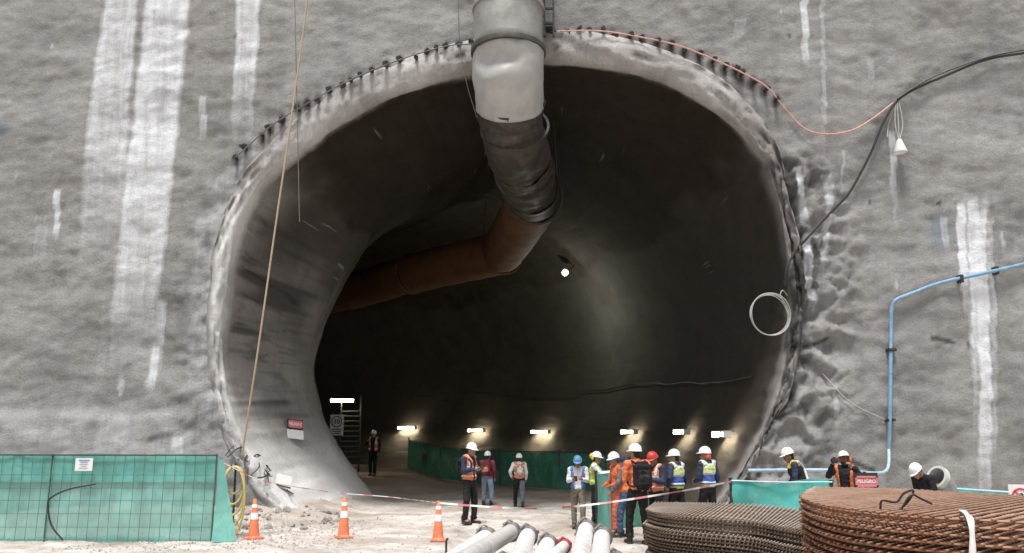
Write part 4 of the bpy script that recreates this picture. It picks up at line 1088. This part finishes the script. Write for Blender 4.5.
# blocks that carry the near stack
for i, (x, y, rz) in enumerate([(3.25, 7.4, .4), (3.6, 6.2, .2), (5.2, 5.9, .1)]):
    mb = MB(); h = zb2 + .03; mb.box((0, 0, h / 2 - .02), (.8, .34, h + .04), bev=.02); mb.box((0, 0, h - .02), (.7, .30, .03), bev=.008)
    o = mb.build('concrete_block', M['concrete']); o.location = (x, y, 0); o.rotation_euler.z = rz
    tag(o, 'grey concrete block carrying the near stack of mesh mats', 'block', 'blocks under the near stack')
for i, (x, y) in enumerate([(2.6, 12.0), (3.9, 10.6), (4.9, 10.0)]):
    mb = MB(); mb.box((0, 0, zb1 / 2), (1.6, .12, max(.05, zb1 + .03)), Matrix.Rotation(.5, 3, 'Z'), bev=.01); o = mb.build('timber_bearer', M['wood']); o.location = (x, y, 0)
    tag(o, 'timber bearer under the far stack of mesh mats', 'timber', 'bearers under the far stack')
# white strap over the near stack, and a twist of tie wire on top
sx, sy = 2.98, 5.47
P = [Vector((sx + .12, sy + .25, 1.475)), Vector((sx + .06, sy + .10, 1.47)), Vector((sx - .02, sy - .10, 1.44)), Vector((sx - .04, sy - .13, 1.30)), Vector((sx - .06, sy - .12, 1.1)), Vector((sx - .08, sy - .10, .8))]
V = []; cpts = curve_pts(P, 30)
for i, p in enumerate(cpts): u = Vector((.9, -.4, 0)).normalized() * (.018 + .003 * math.sin(i * .7)); V += [tuple(p - u), tuple(p + u)]
o = np_mesh('white_strap', V, [(2 * i, 2 * i + 1, 2 * i + 3, 2 * i + 2) for i in range(len(cpts) - 1)], M['sign_white']); tag(o, 'white strap hanging down the front of the near mesh stack', 'strap')
o.modifiers.new('t', 'SOLIDIFY').thickness = .004
q = Vector((2.79, 5.95, 1.46)); mb = MB()
mb.tube(curve_pts([q + Vector((-.14, .02, 0)), q + Vector((-.13, 0, .06)), q + Vector((-.03, 0, .05)), q + Vector((.03, 0, .11)), q + Vector((.10, 0, .13)), q + Vector((.06, 0, .06)), q + Vector((-.02, 0, -.01))], 40), .008, 6)
mb.tube(curve_pts([q + Vector((.0, 0, .0)), q + Vector((.07, -.02, .10)), q + Vector((.13, -.02, .08)), q + Vector((.21, -.03, .04))], 20), .008, 6)
tag(mb.build('tie_wire', M['black_rubber']), 'black twist of tie wire lying on top of the near mesh stack', 'wire')

# ------------------------------------------------------------------ rubble
def rock_mesh(seed):
    bm = bmesh.new(); bmesh.ops.create_icosphere(bm, subdivisions=3, radius=1)
    V = np.array([tuple(v.co) for v in bm.verts]); rn = np.random.RandomState(seed)
    for _ in range(9):
        n_ = rn.normal(size=3); n_ /= np.linalg.norm(n_); d = rn.uniform(.45, .85); k = V @ n_ - d; V = V - np.clip(k, 0, None)[:, None] * n_
    V *= (1 + .10 * fbm(V * 1.6 + seed, 3))[:, None]; V *= np.array([1, rn.uniform(.7, 1), rn.uniform(.5, .8)])
    for v, c in zip(bm.verts, V): v.co = c
    me = bpy.data.meshes.new('rock'); bm.to_mesh(me); bm.free(); smooth(me, 28); me.materials.append(M['rock']); return me
RM = [rock_mesh(k) for k in range(8)]
rn = random.Random(21); nrock = 0
while nrock < 110:
    x = rn.uniform(-7.4, -3.9); y = 17.0 + rn.random() ** .8 * 3.4
    z = gz(x, y)
    if LBVH.find_nearest(Vector((x, y, max(z, .1))))[3] < .12: continue
    s = .04 + .11 * rn.random() ** 2.2 + (.08 if rn.random() < .08 else 0)
    o = link(bpy.data.objects.new('rock', rn.choice(RM))); o.location = (x, y, z + s * .2); o.scale = (s, s, s); o.rotation_euler = (rn.uniform(-.5, .5), rn.uniform(-.5, .5), rn.uniform(0, 6.3))
    tag(o, 'loose grey rock lying in the rubble at the foot of the left flank', 'rock', 'loose rocks at the left foot of the mouth'); nrock += 1
# fine gravel scattered over the yard: one uncountable mass
gv = MB(); rn = random.Random(4); tet = [(-1, -1, -.4), (1, -.8, -.4), (0, 1, -.4), (.1, 0, .9)]
for k in range(7000):
    x = rn.uniform(-13, 5.5); y = 12.8 + rn.random() ** 1.5 * 11
    if k % 2: x = rn.uniform(-8, -3); y = rn.uniform(14.5, 19.5)
    s = .010 + .042 * rn.random() ** 3; a_ = rn.uniform(0, 6.3); ca, sa = math.cos(a_), math.sin(a_); z = k * 0
    gv.add([((ca * p[0] - sa * p[1]) * s * rn.uniform(.7, 1.3) + x, (sa * p[0] + ca * p[1]) * s + y, p[2] * s * rn.uniform(.6, 1)) for p in tet], [(0, 1, 3), (1, 2, 3), (2, 0, 3)])
hh = ground_h(np.array([v[0] for v in gv.v]), np.array([v[1] for v in gv.v])); gv.v = [(v[0], v[1], v[2] + float(h)) for v, h in zip(gv.v, hh)]
tag(gv.build('gravel', M['rock'], smth=False), kind='stuff')

rn = random.Random(33)
for k in range(16):
    px = rn.uniform(228, 292); py = 446 + (px - 228) * .55 + rn.uniform(-8, 14)
    P, n_ = on_lining(px, py, .0)
    if P is None: continue
    d = Vector((rn.uniform(-.6, .6), -1, rn.uniform(-.5, .3))).normalized(); L = rn.uniform(.2, .55)
    mb = MB(); mb.tube(curve_pts([P - d * .1, P + d * L * .5, P + d * L + Vector((rn.uniform(-.2, .2), 0, rn.uniform(-.25, .05)))], 10), rn.uniform(.010, .018), 5)
    tag(mb.build('bent_bar', M['bolt']), 'bent rusty bar sticking out of the torn foot of the left flank', 'bar', 'bent bars at the left foot of the mouth')
# ------------------------------------------------------------------ people
def remesh(mb, name, m, vox, parent=None, folds=0.0, seed=0, sm=3, fscale=9.0):
    """fuse overlapping shapes into one continuous skin"""
    me = mb.mesh(name, m); o = link(bpy.data.objects.new(name, me))
    r = o.modifiers.new('r', 'REMESH'); r.mode = 'VOXEL'; r.voxel_size = vox
    s = o.modifiers.new('s', 'SMOOTH'); s.iterations = sm; s.factor = .5
    bpy.context.view_layer.update()
    me2 = bpy.data.meshes.new_from_object(o.evaluated_get(bpy.context.evaluated_depsgraph_get()))
    bpy.data.objects.remove(o); bpy.data.meshes.remove(me)
    me2.name = name; me2.materials.clear(); me2.materials.append(m)
    if folds:
        n = len(me2.vertices); V = np.zeros(n * 3); N = np.zeros(n * 3)
        me2.vertices.foreach_get('co', V); me2.vertex_normals.foreach_get('vector', N); V = V.reshape(-1, 3); N = N.reshape(-1, 3)
        k = noise3(V * np.array([fscale, fscale, fscale * 1.5]) + seed); k2 = noise3(V * fscale * 2.2 + seed + 7)
        V = V + N * (folds * ((1 - np.abs(k) * 2.4) * .8 + .45 * k2))[:, None]
        me2.vertices.foreach_set('co', V.ravel())
    smooth(me2); me2.update()
    return link(bpy.data.objects.new(name, me2), parent)

def band_part(src, name, m, pred, off, parent):
    """cloth strip: the part of a garment's surface that satisfies pred, lifted a few mm"""
    me = src.data; n = len(me.vertices); V = np.zeros(n * 3); N = np.zeros(n * 3)
    me.vertices.foreach_get('co', V); me.vertex_normals.foreach_get('vector', N); V = V.reshape(-1, 3); N = N.reshape(-1, 3)
    ok = pred(V[:, 0], V[:, 1], V[:, 2], N); Fc = [tuple(p.vertices) for p in me.polygons if all(ok[v] for v in p.vertices)]
    if not Fc: return None
    used = sorted({v for f in Fc for v in f}); mp = {v: i for i, v in enumerate(used)}
    V2 = V[used] + N[used] * off
    o = np_mesh(name, V2, [tuple(mp[v] for v in f) for f in Fc], m, parent)
    t = o.modifiers.new('t', 'SOLIDIFY'); t.thickness = off * 1.2; t.offset = -1
    return o

SCALE0 = 1.72
def person(px, Y, total, face, label, *, legs=((.09, .04), (-.04, -.10)), arms=('down', 'down'), skin='skin', top='navy', bottom='black', vest=None, vest2=None,
           stripes='silver', helmet='hwhite', hair='hair', head=(0, 0), lean=0.0, crouch=0.0, boots='boots', legs2=None, glove=None, beard=False, hscale=1.0, group=None,
           vest_open=True, shoulders=None, z0=None, neckguard=None, side=0.0, cap=None, gap=.0):
    """face: heading in degrees, 0 = away from the viewer (+y), 90 = to the picture's left, 180 = towards the viewer"""
    k = total / (SCALE0 + .075)
    gx = atx(px, Y, 1.0); gzv = gz(gx, Y) if z0 is None else z0
    V3 = Vector
    hipz = .90 - crouch
    pel = V3((0, -.02 - crouch * .3, hipz + .06)); up = Euler((-lean, side, 0)).to_matrix()
    def T(x, y, z): return pel + up @ V3((x, y, z - .96))                 # upper-body coordinates
    chest = T(0, .0, 1.27); neck = T(0, -.01, 1.455); sh = [T(s * .185, -.01, 1.405) for s in (-1, 1)]
    Hm = up @ Euler((math.radians(head[0]), 0, math.radians(head[1]))).to_matrix()
    hc = T(0, .0, 1.475) + Hm @ V3((0, .025, .115))
    # legs
    J = []
    for i, s in enumerate((-1, 1)):
        fy, ky = legs[i]; an = V3((s * (.10 + .01), fy, .085)); hp = pel + V3((s * .088, 0, -.05))
        kn = (hp + an) / 2 + V3((s * .012, .035 + ky * .5 + crouch * .9, 0)); J.append((hp, kn, an))
    # arms
    A = []; shd = up
    PRE = dict(down=((.06, -.035, -.27), (.055, .07, -.50)), hold=((.05, .03, -.265), (-.06, .26, -.22)), holdlow=((.06, .0, -.27), (-.02, .22, -.36)),
               reach=((.05, .17, -.19), (.0, .42, -.15)), mouth=((.06, .20, -.14), (-.05, .27, .075)), hip=((.14, -.08, -.24), (.06, .06, -.42)),
               wave=((.15, .06, -.19), (.10, .22, .04)), lower=((.05, .09, -.26), (.0, .27, -.45)), fwd=((.07, .16, -.20), (-.06, .38, -.06)))
    for i, s in enumerate((-1, 1)):
        a = PRE[arms[i]] if isinstance(arms[i], str) else arms[i]
        e = V3((s * a[0][0], a[0][1], a[0][2])); w = V3((s * a[1][0], a[1][1], a[1][2]))
        A.append((sh[i], sh[i] + up @ e, sh[i] + up @ w))
    b = MB()
    # trunk
    b.ellipsoid(pel, (.155, .105, .12)); b.bone(pel, chest, .115, .13, flat=((0, 1, 0), .82)); b.ellipsoid(T(0, .0, 1.29), (.165, .112, .17), up)
    b.bone(sh[0], sh[1], .062, .062); b.bone(T(0, -.01, 1.40), neck + up @ V3((0, .01, .05)), .06, .055)
    # head: skull, jaw, nose, ears, brow
    b.ellipsoid(hc + Hm @ V3((0, -.012, .03)), (.076, .095, .10), Hm); b.ellipsoid(hc + Hm @ V3((0, .02, -.045)), (.058, .070, .072), Hm)
    b.ellipsoid(hc + Hm @ V3((0, .070, -.095)), (.026, .022, .020), Hm)
    b.bone(hc + Hm @ V3((0, .088, .012)), hc + Hm @ V3((0, .110, -.028)), .010, .017); b.bone(hc + Hm @ V3((-.035, .080, .024)), hc + Hm @ V3((.035, .080, .024)), .012, .012)
    b.ellipsoid(hc + Hm @ V3((0, .082, -.062)), (.026, .014, .013), Hm)
    for s in (-1, 1): b.ellipsoid(hc + Hm @ V3((s * .078, -.008, -.012)), (.014, .024, .034), Hm)
    for (hp, kn, an) in J: b.bone(hp, kn, .082, .056); b.bone(kn, an, .054, .04)
    for i, (s0, e0, w0) in enumerate(A):
        b.bone(s0, e0, .052, .042); b.bone(e0, w0, .040, .029)
        d = (w0 - e0).normalized(); s = -1 if i == 0 else 1
        n_ = (up @ V3((-s, .25, .1))); n_ = (n_ - d * n_.dot(d)).normalized()          # palm normal, towards the body
        sd = d.cross(n_).normalized() * 1.0
        if sd.dot(up @ V3((0, 1, .3))) < 0: sd = -sd                                     # thumb side
        pc = w0 + d * .055
        b.bone(w0 + d * .02, w0 + d * .085, .034, .040, flat=(n_, .48))
        for q, (o_, ln) in enumerate(((.031, .068), (.0105, .078), (-.0105, .072), (-.031, .056))):
            r0 = w0 + d * .088 + sd * o_; m1 = r0 + (d * .80 + n_ * .35 + sd * o_ * 3).normalized() * ln * .55; m2 = m1 + (d * .45 + n_ * .85).normalized() * ln * .5
            b.bone(r0 - d * .02, m1, .0088, .0082, 7); b.bone(m1, m2, .0082, .0072, 7)
        t0 = w0 + d * .03 + sd * .032; t1 = t0 + (sd * .75 + d * .6 + n_ * .3).normalized() * .042; t2 = t1 + (d * .85 + n_ * .5).normalized() * .034
        b.bone(t0 - sd * .012, t1, .0125, .0105, 7); b.bone(t1, t2, .0105, .0085, 7)
    for (hp, kn, an) in J: b.bone(an, an + V3((0, .14, -.05)), .038, .028)
    body = remesh(b, 'person', CL[skin], .0085, None, sm=3)
    # clothing
    t = MB(); t.ellipsoid(pel + up @ V3((0, 0, .02)), (.168, .122, .12)); t.bone(pel, chest, .132, .145, flat=((0, 1, 0), .85)); t.ellipsoid(T(0, -.0, 1.285), (.180, .130, .175), up)
    t.bone(sh[0], sh[1], .078, .078); t.bone(T(0, -.012, 1.41), neck + up @ V3((0, 0, .0)), .082, .066)
    for (s0, e0, w0) in A: t.bone(s0, e0, .070, .058); t.bone(e0, e0.lerp(w0, .93), .057, .042)
    jk = remesh(t, 'jacket', CL[top], .014, body, .009, px, 3)
    l = MB(); l.ellipsoid(pel + V3((0, 0, -.03)), (.163, .122, .115))
    for (hp, kn, an) in J:
        l.bone(hp, kn, .098, .075); l.bone(kn, an.lerp(kn, .10), .073, .060); l.ellipsoid(an.lerp(kn, .12), (.066, .072, .05))
    tr = remesh(l, 'trousers', CL[bottom], .014, body, .010, px + 3, 2)
    if legs2: band_part(tr, 'trouser_leg', CL[legs2], lambda x, y, z, N: (x > .01) & (z < hipz - .02), .004, body)
    for (hp, kn, an) in J:
        f = MB(); f.bone(an + V3((0, -.035, .06)), an + V3((0, -.03, -.035)), .055, .052); f.bone(an + V3((0, -.03, -.042)), an + V3((0, .15, -.050)), .046, .040, flat=((0, 0, 1), .85))
        f.box(an + V3((0, .055, -.076)), (.095, .27, .022), bev=.008)
        remesh(f, 'boot', CL[boots], .012, body, .002, 3, 2)
    if vest:
        v = MB(); v.ellipsoid(pel + up @ V3((0, 0, .05)), (.188, .145, .11)); v.bone(pel + up @ V3((0, 0, .02)), chest, .150, .160, flat=((0, 1, 0), .86)); v.ellipsoid(T(0, -.0, 1.285), (.192, .148, .185), up)
        for s in (-1, 1): v.bone(T(s * .085, -.01, 1.40), T(s * .14, -.01, 1.415), .086, .080)
        vz = T(0, 0, .93).z; R_ = up.transposed(); P0 = pel.copy()
        full = remesh(v, 'vest', CL[vest], .013, None, .010, px + 5, 3)
        def lo(x, y, z):
            q = np.stack([x - P0.x, y - P0.y, z - P0.z], 1) @ np.array(R_).T; return q[:, 0], q[:, 1], q[:, 2] + .96
        def pv(x, y, z, N):
            a, c, h = lo(x, y, z); ok = (h > .93) & ((np.hypot(a * .9, c + .01) > .092) | (h < 1.40)) & (np.abs(a) < .215)
            if vest_open: ok &= ~((c > .02) & (np.abs(a) < .03 + .10 * np.clip(h - 1.2, 0, 1) + gap))
            return ok
        vs = band_part(full, 'vest', CL[vest], pv, .004, body)
        def strip(lo_, hi_): return lambda x, y, z, N: pv(x, y, z, N) & (lo(x, y, z)[2] > lo_) & (lo(x, y, z)[2] < hi_)
        if vest2: band_part(full, 'lower_panel', CL[vest2], strip(.99, 1.20), .007, body)
        if shoulders: band_part(full, 'yoke', CL[shoulders], strip(1.36, 1.6), .007, body)
        if stripes:
            band_part(full, 'reflective_stripe', CL[stripes], strip(1.20, 1.255), .010, body); band_part(full, 'reflective_stripe', CL[stripes], strip(1.01, 1.06), .010, body)
            for s in (-1, 1): band_part(full, 'reflective_stripe', CL[stripes], lambda x, y, z, N, s=s: strip(1.25, 1.6)(x, y, z, N) & (np.abs(lo(x, y, z)[0] - s * .115) < .025), .010, body)
        me = full.data; bpy.data.objects.remove(full); bpy.data.meshes.remove(me)
    HR = Matrix.Translation(hc) @ Hm.to_4x4()
    # hair below the helmet, eyes, mouth
    h = MB(); h.ellipsoid(hc + Hm @ V3((0, -.026, .030)), (.080, .086, .098), Hm); h.ellipsoid(hc + Hm @ V3((0, -.055, -.03)), (.068, .048, .06), Hm); remesh(h, 'hair', CL[hair], .012, body, .003, 2, 2)
    for s in (-1, 1):
        e = MB(); e.ellipsoid(hc + Hm @ V3((s * .031, .083, .008)), (.013, .008, .0085), Hm, 10, 7); e.build('eye', CL['eye'], body)
    mo = MB(); mo.ellipsoid(hc + Hm @ V3((0, .0935, -.063)), (.024, .007, .0075), Hm, 10, 7); mo.build('mouth', CL['lips'], body)
    if beard:
        bd = MB(); bd.ellipsoid(hc + Hm @ V3((0, .040, -.085)), (.066, .062, .060), Hm); remesh(bd, 'beard', CL['hair'], .010, body, .004, 3, 2)
    if helmet:
        hp = MB(); prof = [(.133, -.004), (.135, .004), (.127, .010)] + [(.126 * math.cos(t) ** .8, .012 + .128 * math.sin(t)) for t in np.linspace(.05, PI / 2 - .02, 10)] + [(.001, .140)]
        HM = HR @ Matrix.Translation((0, -.008, .050)) @ Matrix.Rotation(.10, 4, 'X') @ Matrix.Diagonal((.86, 1.04, .96, 1)); hp.lathe(prof, 28, HM)
        for (x, w_) in ((0, .022), (-.045, .012), (.045, .012)):
            pts = [HM @ V3((x, .118 * math.cos(t), .012 + .128 * math.sin(t) * (1 - abs(x) * 1.5))) for t in np.linspace(.25, PI - .35, 14)]
            hp.tube(pts, w_ * .55, 6)
        V = []; n = 14
        for i in range(n + 1):
            t = PI * (.17 + .66 * i / n); V.append(HM @ V3((.135 * math.cos(t), .135 * math.sin(t), .006))); V.append(HM @ V3((.138 * math.cos(t), .138 * math.sin(t) + .050 * math.sin(t) ** 2, -.012)))
        hp.add(V, [(2 * i, 2 * i + 1, 2 * i + 3, 2 * i + 2) for i in range(n)])
        ho = hp.build('helmet', CL[helmet], body, angle=50)
        sd_ = ho.modifiers.new('t', 'SOLIDIFY'); sd_.thickness = .004
        if neckguard:
            ng = MB(); ng.ellipsoid(hc + Hm @ V3((0, -.055, -.015)), (.095, .075, .085), Hm); remesh(ng, 'neck_guard', CL[neckguard], .012, body, .004, 5, 2)
    if cap:
        cp_ = MB(); cp_.ellipsoid(hc + Hm @ V3((0, -.012, .055)), (.096, .112, .088), Hm); cp_.bone(hc + Hm @ V3((0, .06, .062)), hc + Hm @ V3((0, .15, .045)), .055, .045, flat=(Hm @ V3((0, 0, 1)), .18)); remesh(cp_, 'cap', CL[cap], .011, body, .002, 2, 2)
    if glove is not None:
        for i in glove:
            s0, e0, w0 = A[i]; d = (w0 - e0).normalized(); gl = MB(); gl.bone(w0 - d * .03, w0 + d * .09, .043, .050); gl.bone(w0 + d * .08, w0 + d * .15, .046, .034); remesh(gl, 'glove', CL['glove'], .012, body, .003, 2, 2)
    body.scale = (k, k, k); body.location = (gx, Y, gzv); body.rotation_euler = (0, 0, math.radians(face))
    tag(body, label, 'person', group)
    bpy.context.view_layer.update()
    MW = body.matrix_basis
    return dict(o=body, A=[[MW @ p for p in a] for a in A], back=MW @ T(0, -.19, 1.25), M=MW, T=T, up=up, k=k, W=lambda x, y, z: MW @ T(x, y, z), hc=MW @ hc)

def backpack(P, m, label, w=.31, h=.44, d=.17, m2=None, dz=0.0):
    """a worn rucksack: a thing of its own on the wearer's back"""
    R = P['M'].to_3x3().normalized() @ P['up']; c = P['W'](0, -.245, 1.25 + dz); o = empty('backpack', c); o.rotation_euler = R.to_euler(); o.scale = (P['k'],) * 3
    b = MB(); b.box((0, -.01, 0), (w, d, h), bev=.06); bo = remesh(b, 'bag', m, .014, o, .008, 3, 3)
    b = MB(); b.box((0, -d * .55, -h * .16), (w * .72, .07, h * .42), bev=.03); remesh(b, 'front_pocket', m2 or m, .012, o, .005, 6, 2)
    for s in (-1, 1):
        b = MB(); b.tube(curve_pts([(s * .10, .06, h * .42), (s * .125, .16, h * .50), (s * .13, .30, h * .46), (s * .135, .405, h * .20), (s * .15, .395, -h * .12), (s * .17, .22, -h * .34), (s * .13, .08, -h * .40)], 30), .019, 8); b.build('shoulder_strap', m, o)
    tag(o, label, 'backpack'); return o
def gadget(loc, label, m=None, name='phone', size=(.075, .012, .15), rz=0.0, tilt=-.7):
    b = MB(); b.box((0, 0, 0), size, bev=.006); o = b.build(name, m or M['black_rubber']); o.location = loc; o.rotation_euler = (tilt, 0, rz)
    b = MB(); b.box((0, size[1] * .5 + .001, 0), (size[0] * .88, .002, size[2] * .86)); b.build('screen', M['steel_dark'], o); tag(o, label, name.replace('_', ' ')); return o
def mid(P, i, ext=.09):
    s0, e0, w0 = P['A'][i]; return w0 + (w0 - e0).normalized() * ext * P['k']

# 1 far figure walking towards us
p1 = person(373, 33.5, 1.84, 172, 'distant worker in black with an open orange vest beside the tunnel stairs', legs=((.10, .02), (-.08, -.02)), arms=('down', 'fwd'), top='black', vest='orange', bottom='black', gap=.05, head=(-4, 10))
# 2 standing reader
p2 = person(470, 18.5, 1.80, -125, 'worker in an orange vest with dark sleeves, standing with a tablet left of the pipes', legs=((.04, 0), (-.05, 0)), arms=('hold', 'hold'), top='navy', vest='orange', bottom='black', head=(-14, 0), stripes='silver')
gadget((p2['A'][0][2] + p2['A'][1][2]) / 2 + (mid(p2, 0) - p2['A'][0][2]) * 1.0, 'grey tablet in the hands of the orange-vested worker left of the pipes', M['steel_dark'], 'tablet', (.17, .012, .23), math.radians(-125), -1.0)
backpack(p2, CL['black'], 'black bag on the back of the orange-vested worker with the tablet', .26, .36, .14)
# 3 walking away with the red backpack
p3 = person(487.5, 23.3, 1.54, -12, 'worker in dark clothes and blue jeans walking away with a dark red backpack', legs=((-.06, -.02), (.12, .02)), arms=('holdlow', 'down'), top='maroon', bottom='greyjeans', legs2='lightjeans', head=(0, 0))
backpack(p3, CL['maroon'], 'dark red backpack on the worker in blue jeans', .30, .42, .15, CL['sil'] if 'sil' in CL else CL['faded'])
# 4 walking away in faded orange
p4 = person(519, 22.9, 1.47, 8, 'worker in a faded orange vest and white sleeves walking away with a small pale bag', legs=((.12, .03), (-.10, -.03)), arms=('hip', 'down'), top='white', vest='faded', bottom='black', legs2='greyjeans', stripes=None, vest_open=False)
backpack(p4, CL['pale'], 'small pale drawstring bag on the worker in the faded orange vest', .20, .30, .10, CL['white'], -.03)
# 5 blue helmet
p5 = person(578, 17.7, 1.55, 172, 'worker in a blue helmet and blue vest looking at a phone beside the raised pipes', arms=('hold', 'hold'), top='white', vest='bluevest', bottom='khaki', helmet='hblue', head=(-22, 0), stripes=None, gap=.05, skin='skin_dark')
gadget((p5['A'][0][2] + p5['A'][1][2]) / 2 + (mid(p5, 0) - p5['A'][0][2]), 'dark phone in the hands of the blue-helmeted worker', rz=math.radians(172))
# 6 lime vest, reaching
p6 = person(596, 18.5, 1.59, -100, 'worker in a white shirt and plain lime vest, reaching across the green net barrier', arms=('reach', 'reach'), top='white', vest='lime', bottom='black', head=(-10, 0), stripes=None)
b = MB(); b.ellipsoid(p6['hc'] + Vector((-.12, -.03, .07)), (.045, .075, .06)); b.ellipsoid(p6['hc'] + Vector((-.10, -.08, .03)), (.03, .03, .05)); tag(b.build('ear_muff', CL['hyellow']), 'yellow ear muff on the helmet of the worker in the plain lime vest', 'ear muff')
# 7 orange overall
p7 = person(616, 17.0, 1.66, 110, 'worker in orange jacket, orange trousers and white helmet facing left beside the net barrier', arms=('holdlow', 'holdlow'), top='redorange', bottom='redorange', head=(-16, 0))
# 8 navy cap, behind
p9 = person(625, 16.3, 1.62, 60, 'figure in a navy cap and blue jeans half hidden behind the black backpack', arms=('lower', 'hip'), top='grey', vest='orange', bottom='jeans', helmet=None, cap='navy', head=(-6, 20), stripes=None)
# 9 black backpack
p8 = person(637, 15.35, 1.83, 14, 'tall worker in orange hi-vis seen from behind with a large black backpack', legs=((.16, .03), (-.14, -.03)), arms=('hold', 'lower'), top='orange', bottom='black', head=(-4, 30), hair='hair')
backpack(p8, CL['black'], 'large black backpack on the tall orange worker seen from behind', .34, .50, .20, dz=-.04)
# 10 red helmet
p10 = person(655, 16.4, 1.72, 125, 'worker in a red helmet and orange vest over navy sleeves, looking down', arms=('hold', 'lower'), top='navy', vest='orange', bottom='black', helmet='hred', head=(-24, 8), skin='skin_dark')
# 11, 12 lime and blue vests
p11 = person(676, 17.0, 1.69, 38, 'worker in a lime and blue vest seen from behind, next to the red helmet', arms=('hip', 'down'), top='navy', vest='lime', vest2='blue', shoulders='pale', bottom='black', head=(-6, 35), vest_open=False)
p12 = person(707, 16.9, 1.73, 30, 'worker in a lime and blue vest nearest the teal tarpaulin, orange guard under the helmet', arms=('holdlow', 'down'), top='navy', vest='lime', vest2='blue', shoulders='pale', bottom='black', neckguard='horange', head=(-4, 40), vest_open=False)
# 13 right: bent man with yellow shoulders
p13 = person(800, 16.4, 1.76, 75, 'worker in a navy jacket with yellow shoulders and silver braces above the tarpaulin', arms=('lower', 'lower'), top='navy', vest='black', shoulders='yellow', bottom='black', head=(-6, 8), lean=.28, stripes=None, skin='skin_dark', vest_open=False)
b = MB(); 
for s in (-1, 1):
    b.tube(curve_pts([p13['W'](s * .13, -.10, 1.46), p13['W'](0, -.172, 1.29), p13['W'](-s * .14, -.158, 1.05)], 12), .022, 6)
tag(b.build('crossed_braces', CL['silver']), 'silver crossed braces on the back of the worker with yellow shoulders', 'braces')
# 14 bearded man raising a camera
p14 = person(846, 15.5, 1.68, 150, 'bearded worker in black with an orange vest raising a camera to his face', arms=(((.14, .10, -.16), (.0, .26, .06)), ((.12, .14, -.13), (.0, .26, .10))), top='black', vest='orange', bottom='black', head=(14, 22), beard=True, gap=.06, stripes=None, skin='skin_dark')
q = mid(p14, 1, .10); cm = empty('camera_body', q, math.radians(160)); tag(cm, 'black camera in the raised hand of the bearded worker', 'camera')
b = MB(); b.box((0, 0, 0), (.13, .06, .085), bev=.012); b.box((0, 0, .05), (.05, .05, .03), bev=.008); b.build('housing', M['black_rubber'], cm)
b = MB(); b.lathe([(.001, .10), (.036, .10), (.038, .02), (.04, 0)], 18, Matrix.Rotation(PI / 2, 4, 'X') @ Matrix.Translation((0, 0, -.13)) if False else Matrix.Rotation(-PI / 2, 4, 'X')); b.build('lens', M['steel_dark'], cm)
for s in (-1, 1):
    b = MB(); b.ellipsoid(p14['hc'] + p14['M'].to_3x3().normalized() @ Vector((s * .105, -.02, .0)) * p14['k'], (.035, .045, .055)); tag(b.build('ear_muff', CL['horange']), 'orange ear muff on the helmet of the bearded worker', 'ear muff', 'orange ear muffs of the bearded worker')
# 15 crouching figure on the right
p15 = person(931, 15.3, 1.70, 112, 'worker stooping behind the near mesh stack, only helmet and white glove showing', arms=('fwd', 'lower'), top='black', bottom='black', crouch=.12, lean=.60, head=(-8, 0), glove=(0,), legs=((.06, 0), (-.06, 0)))
# ------------------------------------------------------------------ camera, sky, sun
cam = bpy.data.cameras.new('camera'); cam.sensor_width = 36; cam.lens = 36 * F / 1024; cam.clip_end = 2000; cam.clip_start = .1
co = link(bpy.data.objects.new('camera', cam)); co.location = (0, 0, CAMZ); co.rotation_euler = (PI / 2 + PITCH, 0, 0)
scene.camera = co
SUN_EL, SUN_AZ = math.radians(71), math.radians(190)     # azimuth measured from +Y clockwise
w = bpy.data.worlds.new('World'); scene.world = w; w.use_nodes = True
nt = w.node_tree; bg = nt.nodes['Background']
sky = nt.nodes.new('ShaderNodeTexSky'); sky.sky_type = 'NISHITA'; sky.sun_disc = False
sky.sun_elevation = SUN_EL; sky.sun_rotation = SUN_AZ; sky.air_density = 1.0; sky.dust_density = 3.0; sky.ozone_density = 1.0
hs = nt.nodes.new('ShaderNodeHueSaturation'); hs.inputs['Saturation'].default_value = .30
nt.links.new(sky.outputs[0], hs.inputs['Color']); nt.links.new(hs.outputs[0], bg.inputs['Color'])
bg.inputs['Strength'].default_value = .135
sl = bpy.data.lights.new('sun', 'SUN'); sl.energy = 4.4; sl.angle = math.radians(14); sl.color = (1.0, .965, .925)
so = link(bpy.data.objects.new('sun', sl))
sd = Vector((math.sin(SUN_AZ) * math.cos(SUN_EL), math.cos(SUN_AZ) * math.cos(SUN_EL), math.sin(SUN_EL)))
so.rotation_euler = (-sd).to_track_quat('-Z', 'Y').to_euler(); so.location = (0, -10, 30)
scene.view_settings.view_transform = 'Standard'; scene.view_settings.look = 'None'
scene.view_settings.exposure = 0; scene.view_settings.gamma = 1
scene.render.engine = 'CYCLES'; scene.cycles.max_bounces = 8; scene.cycles.diffuse_bounces = 5
scene.cycles.use_denoising = True
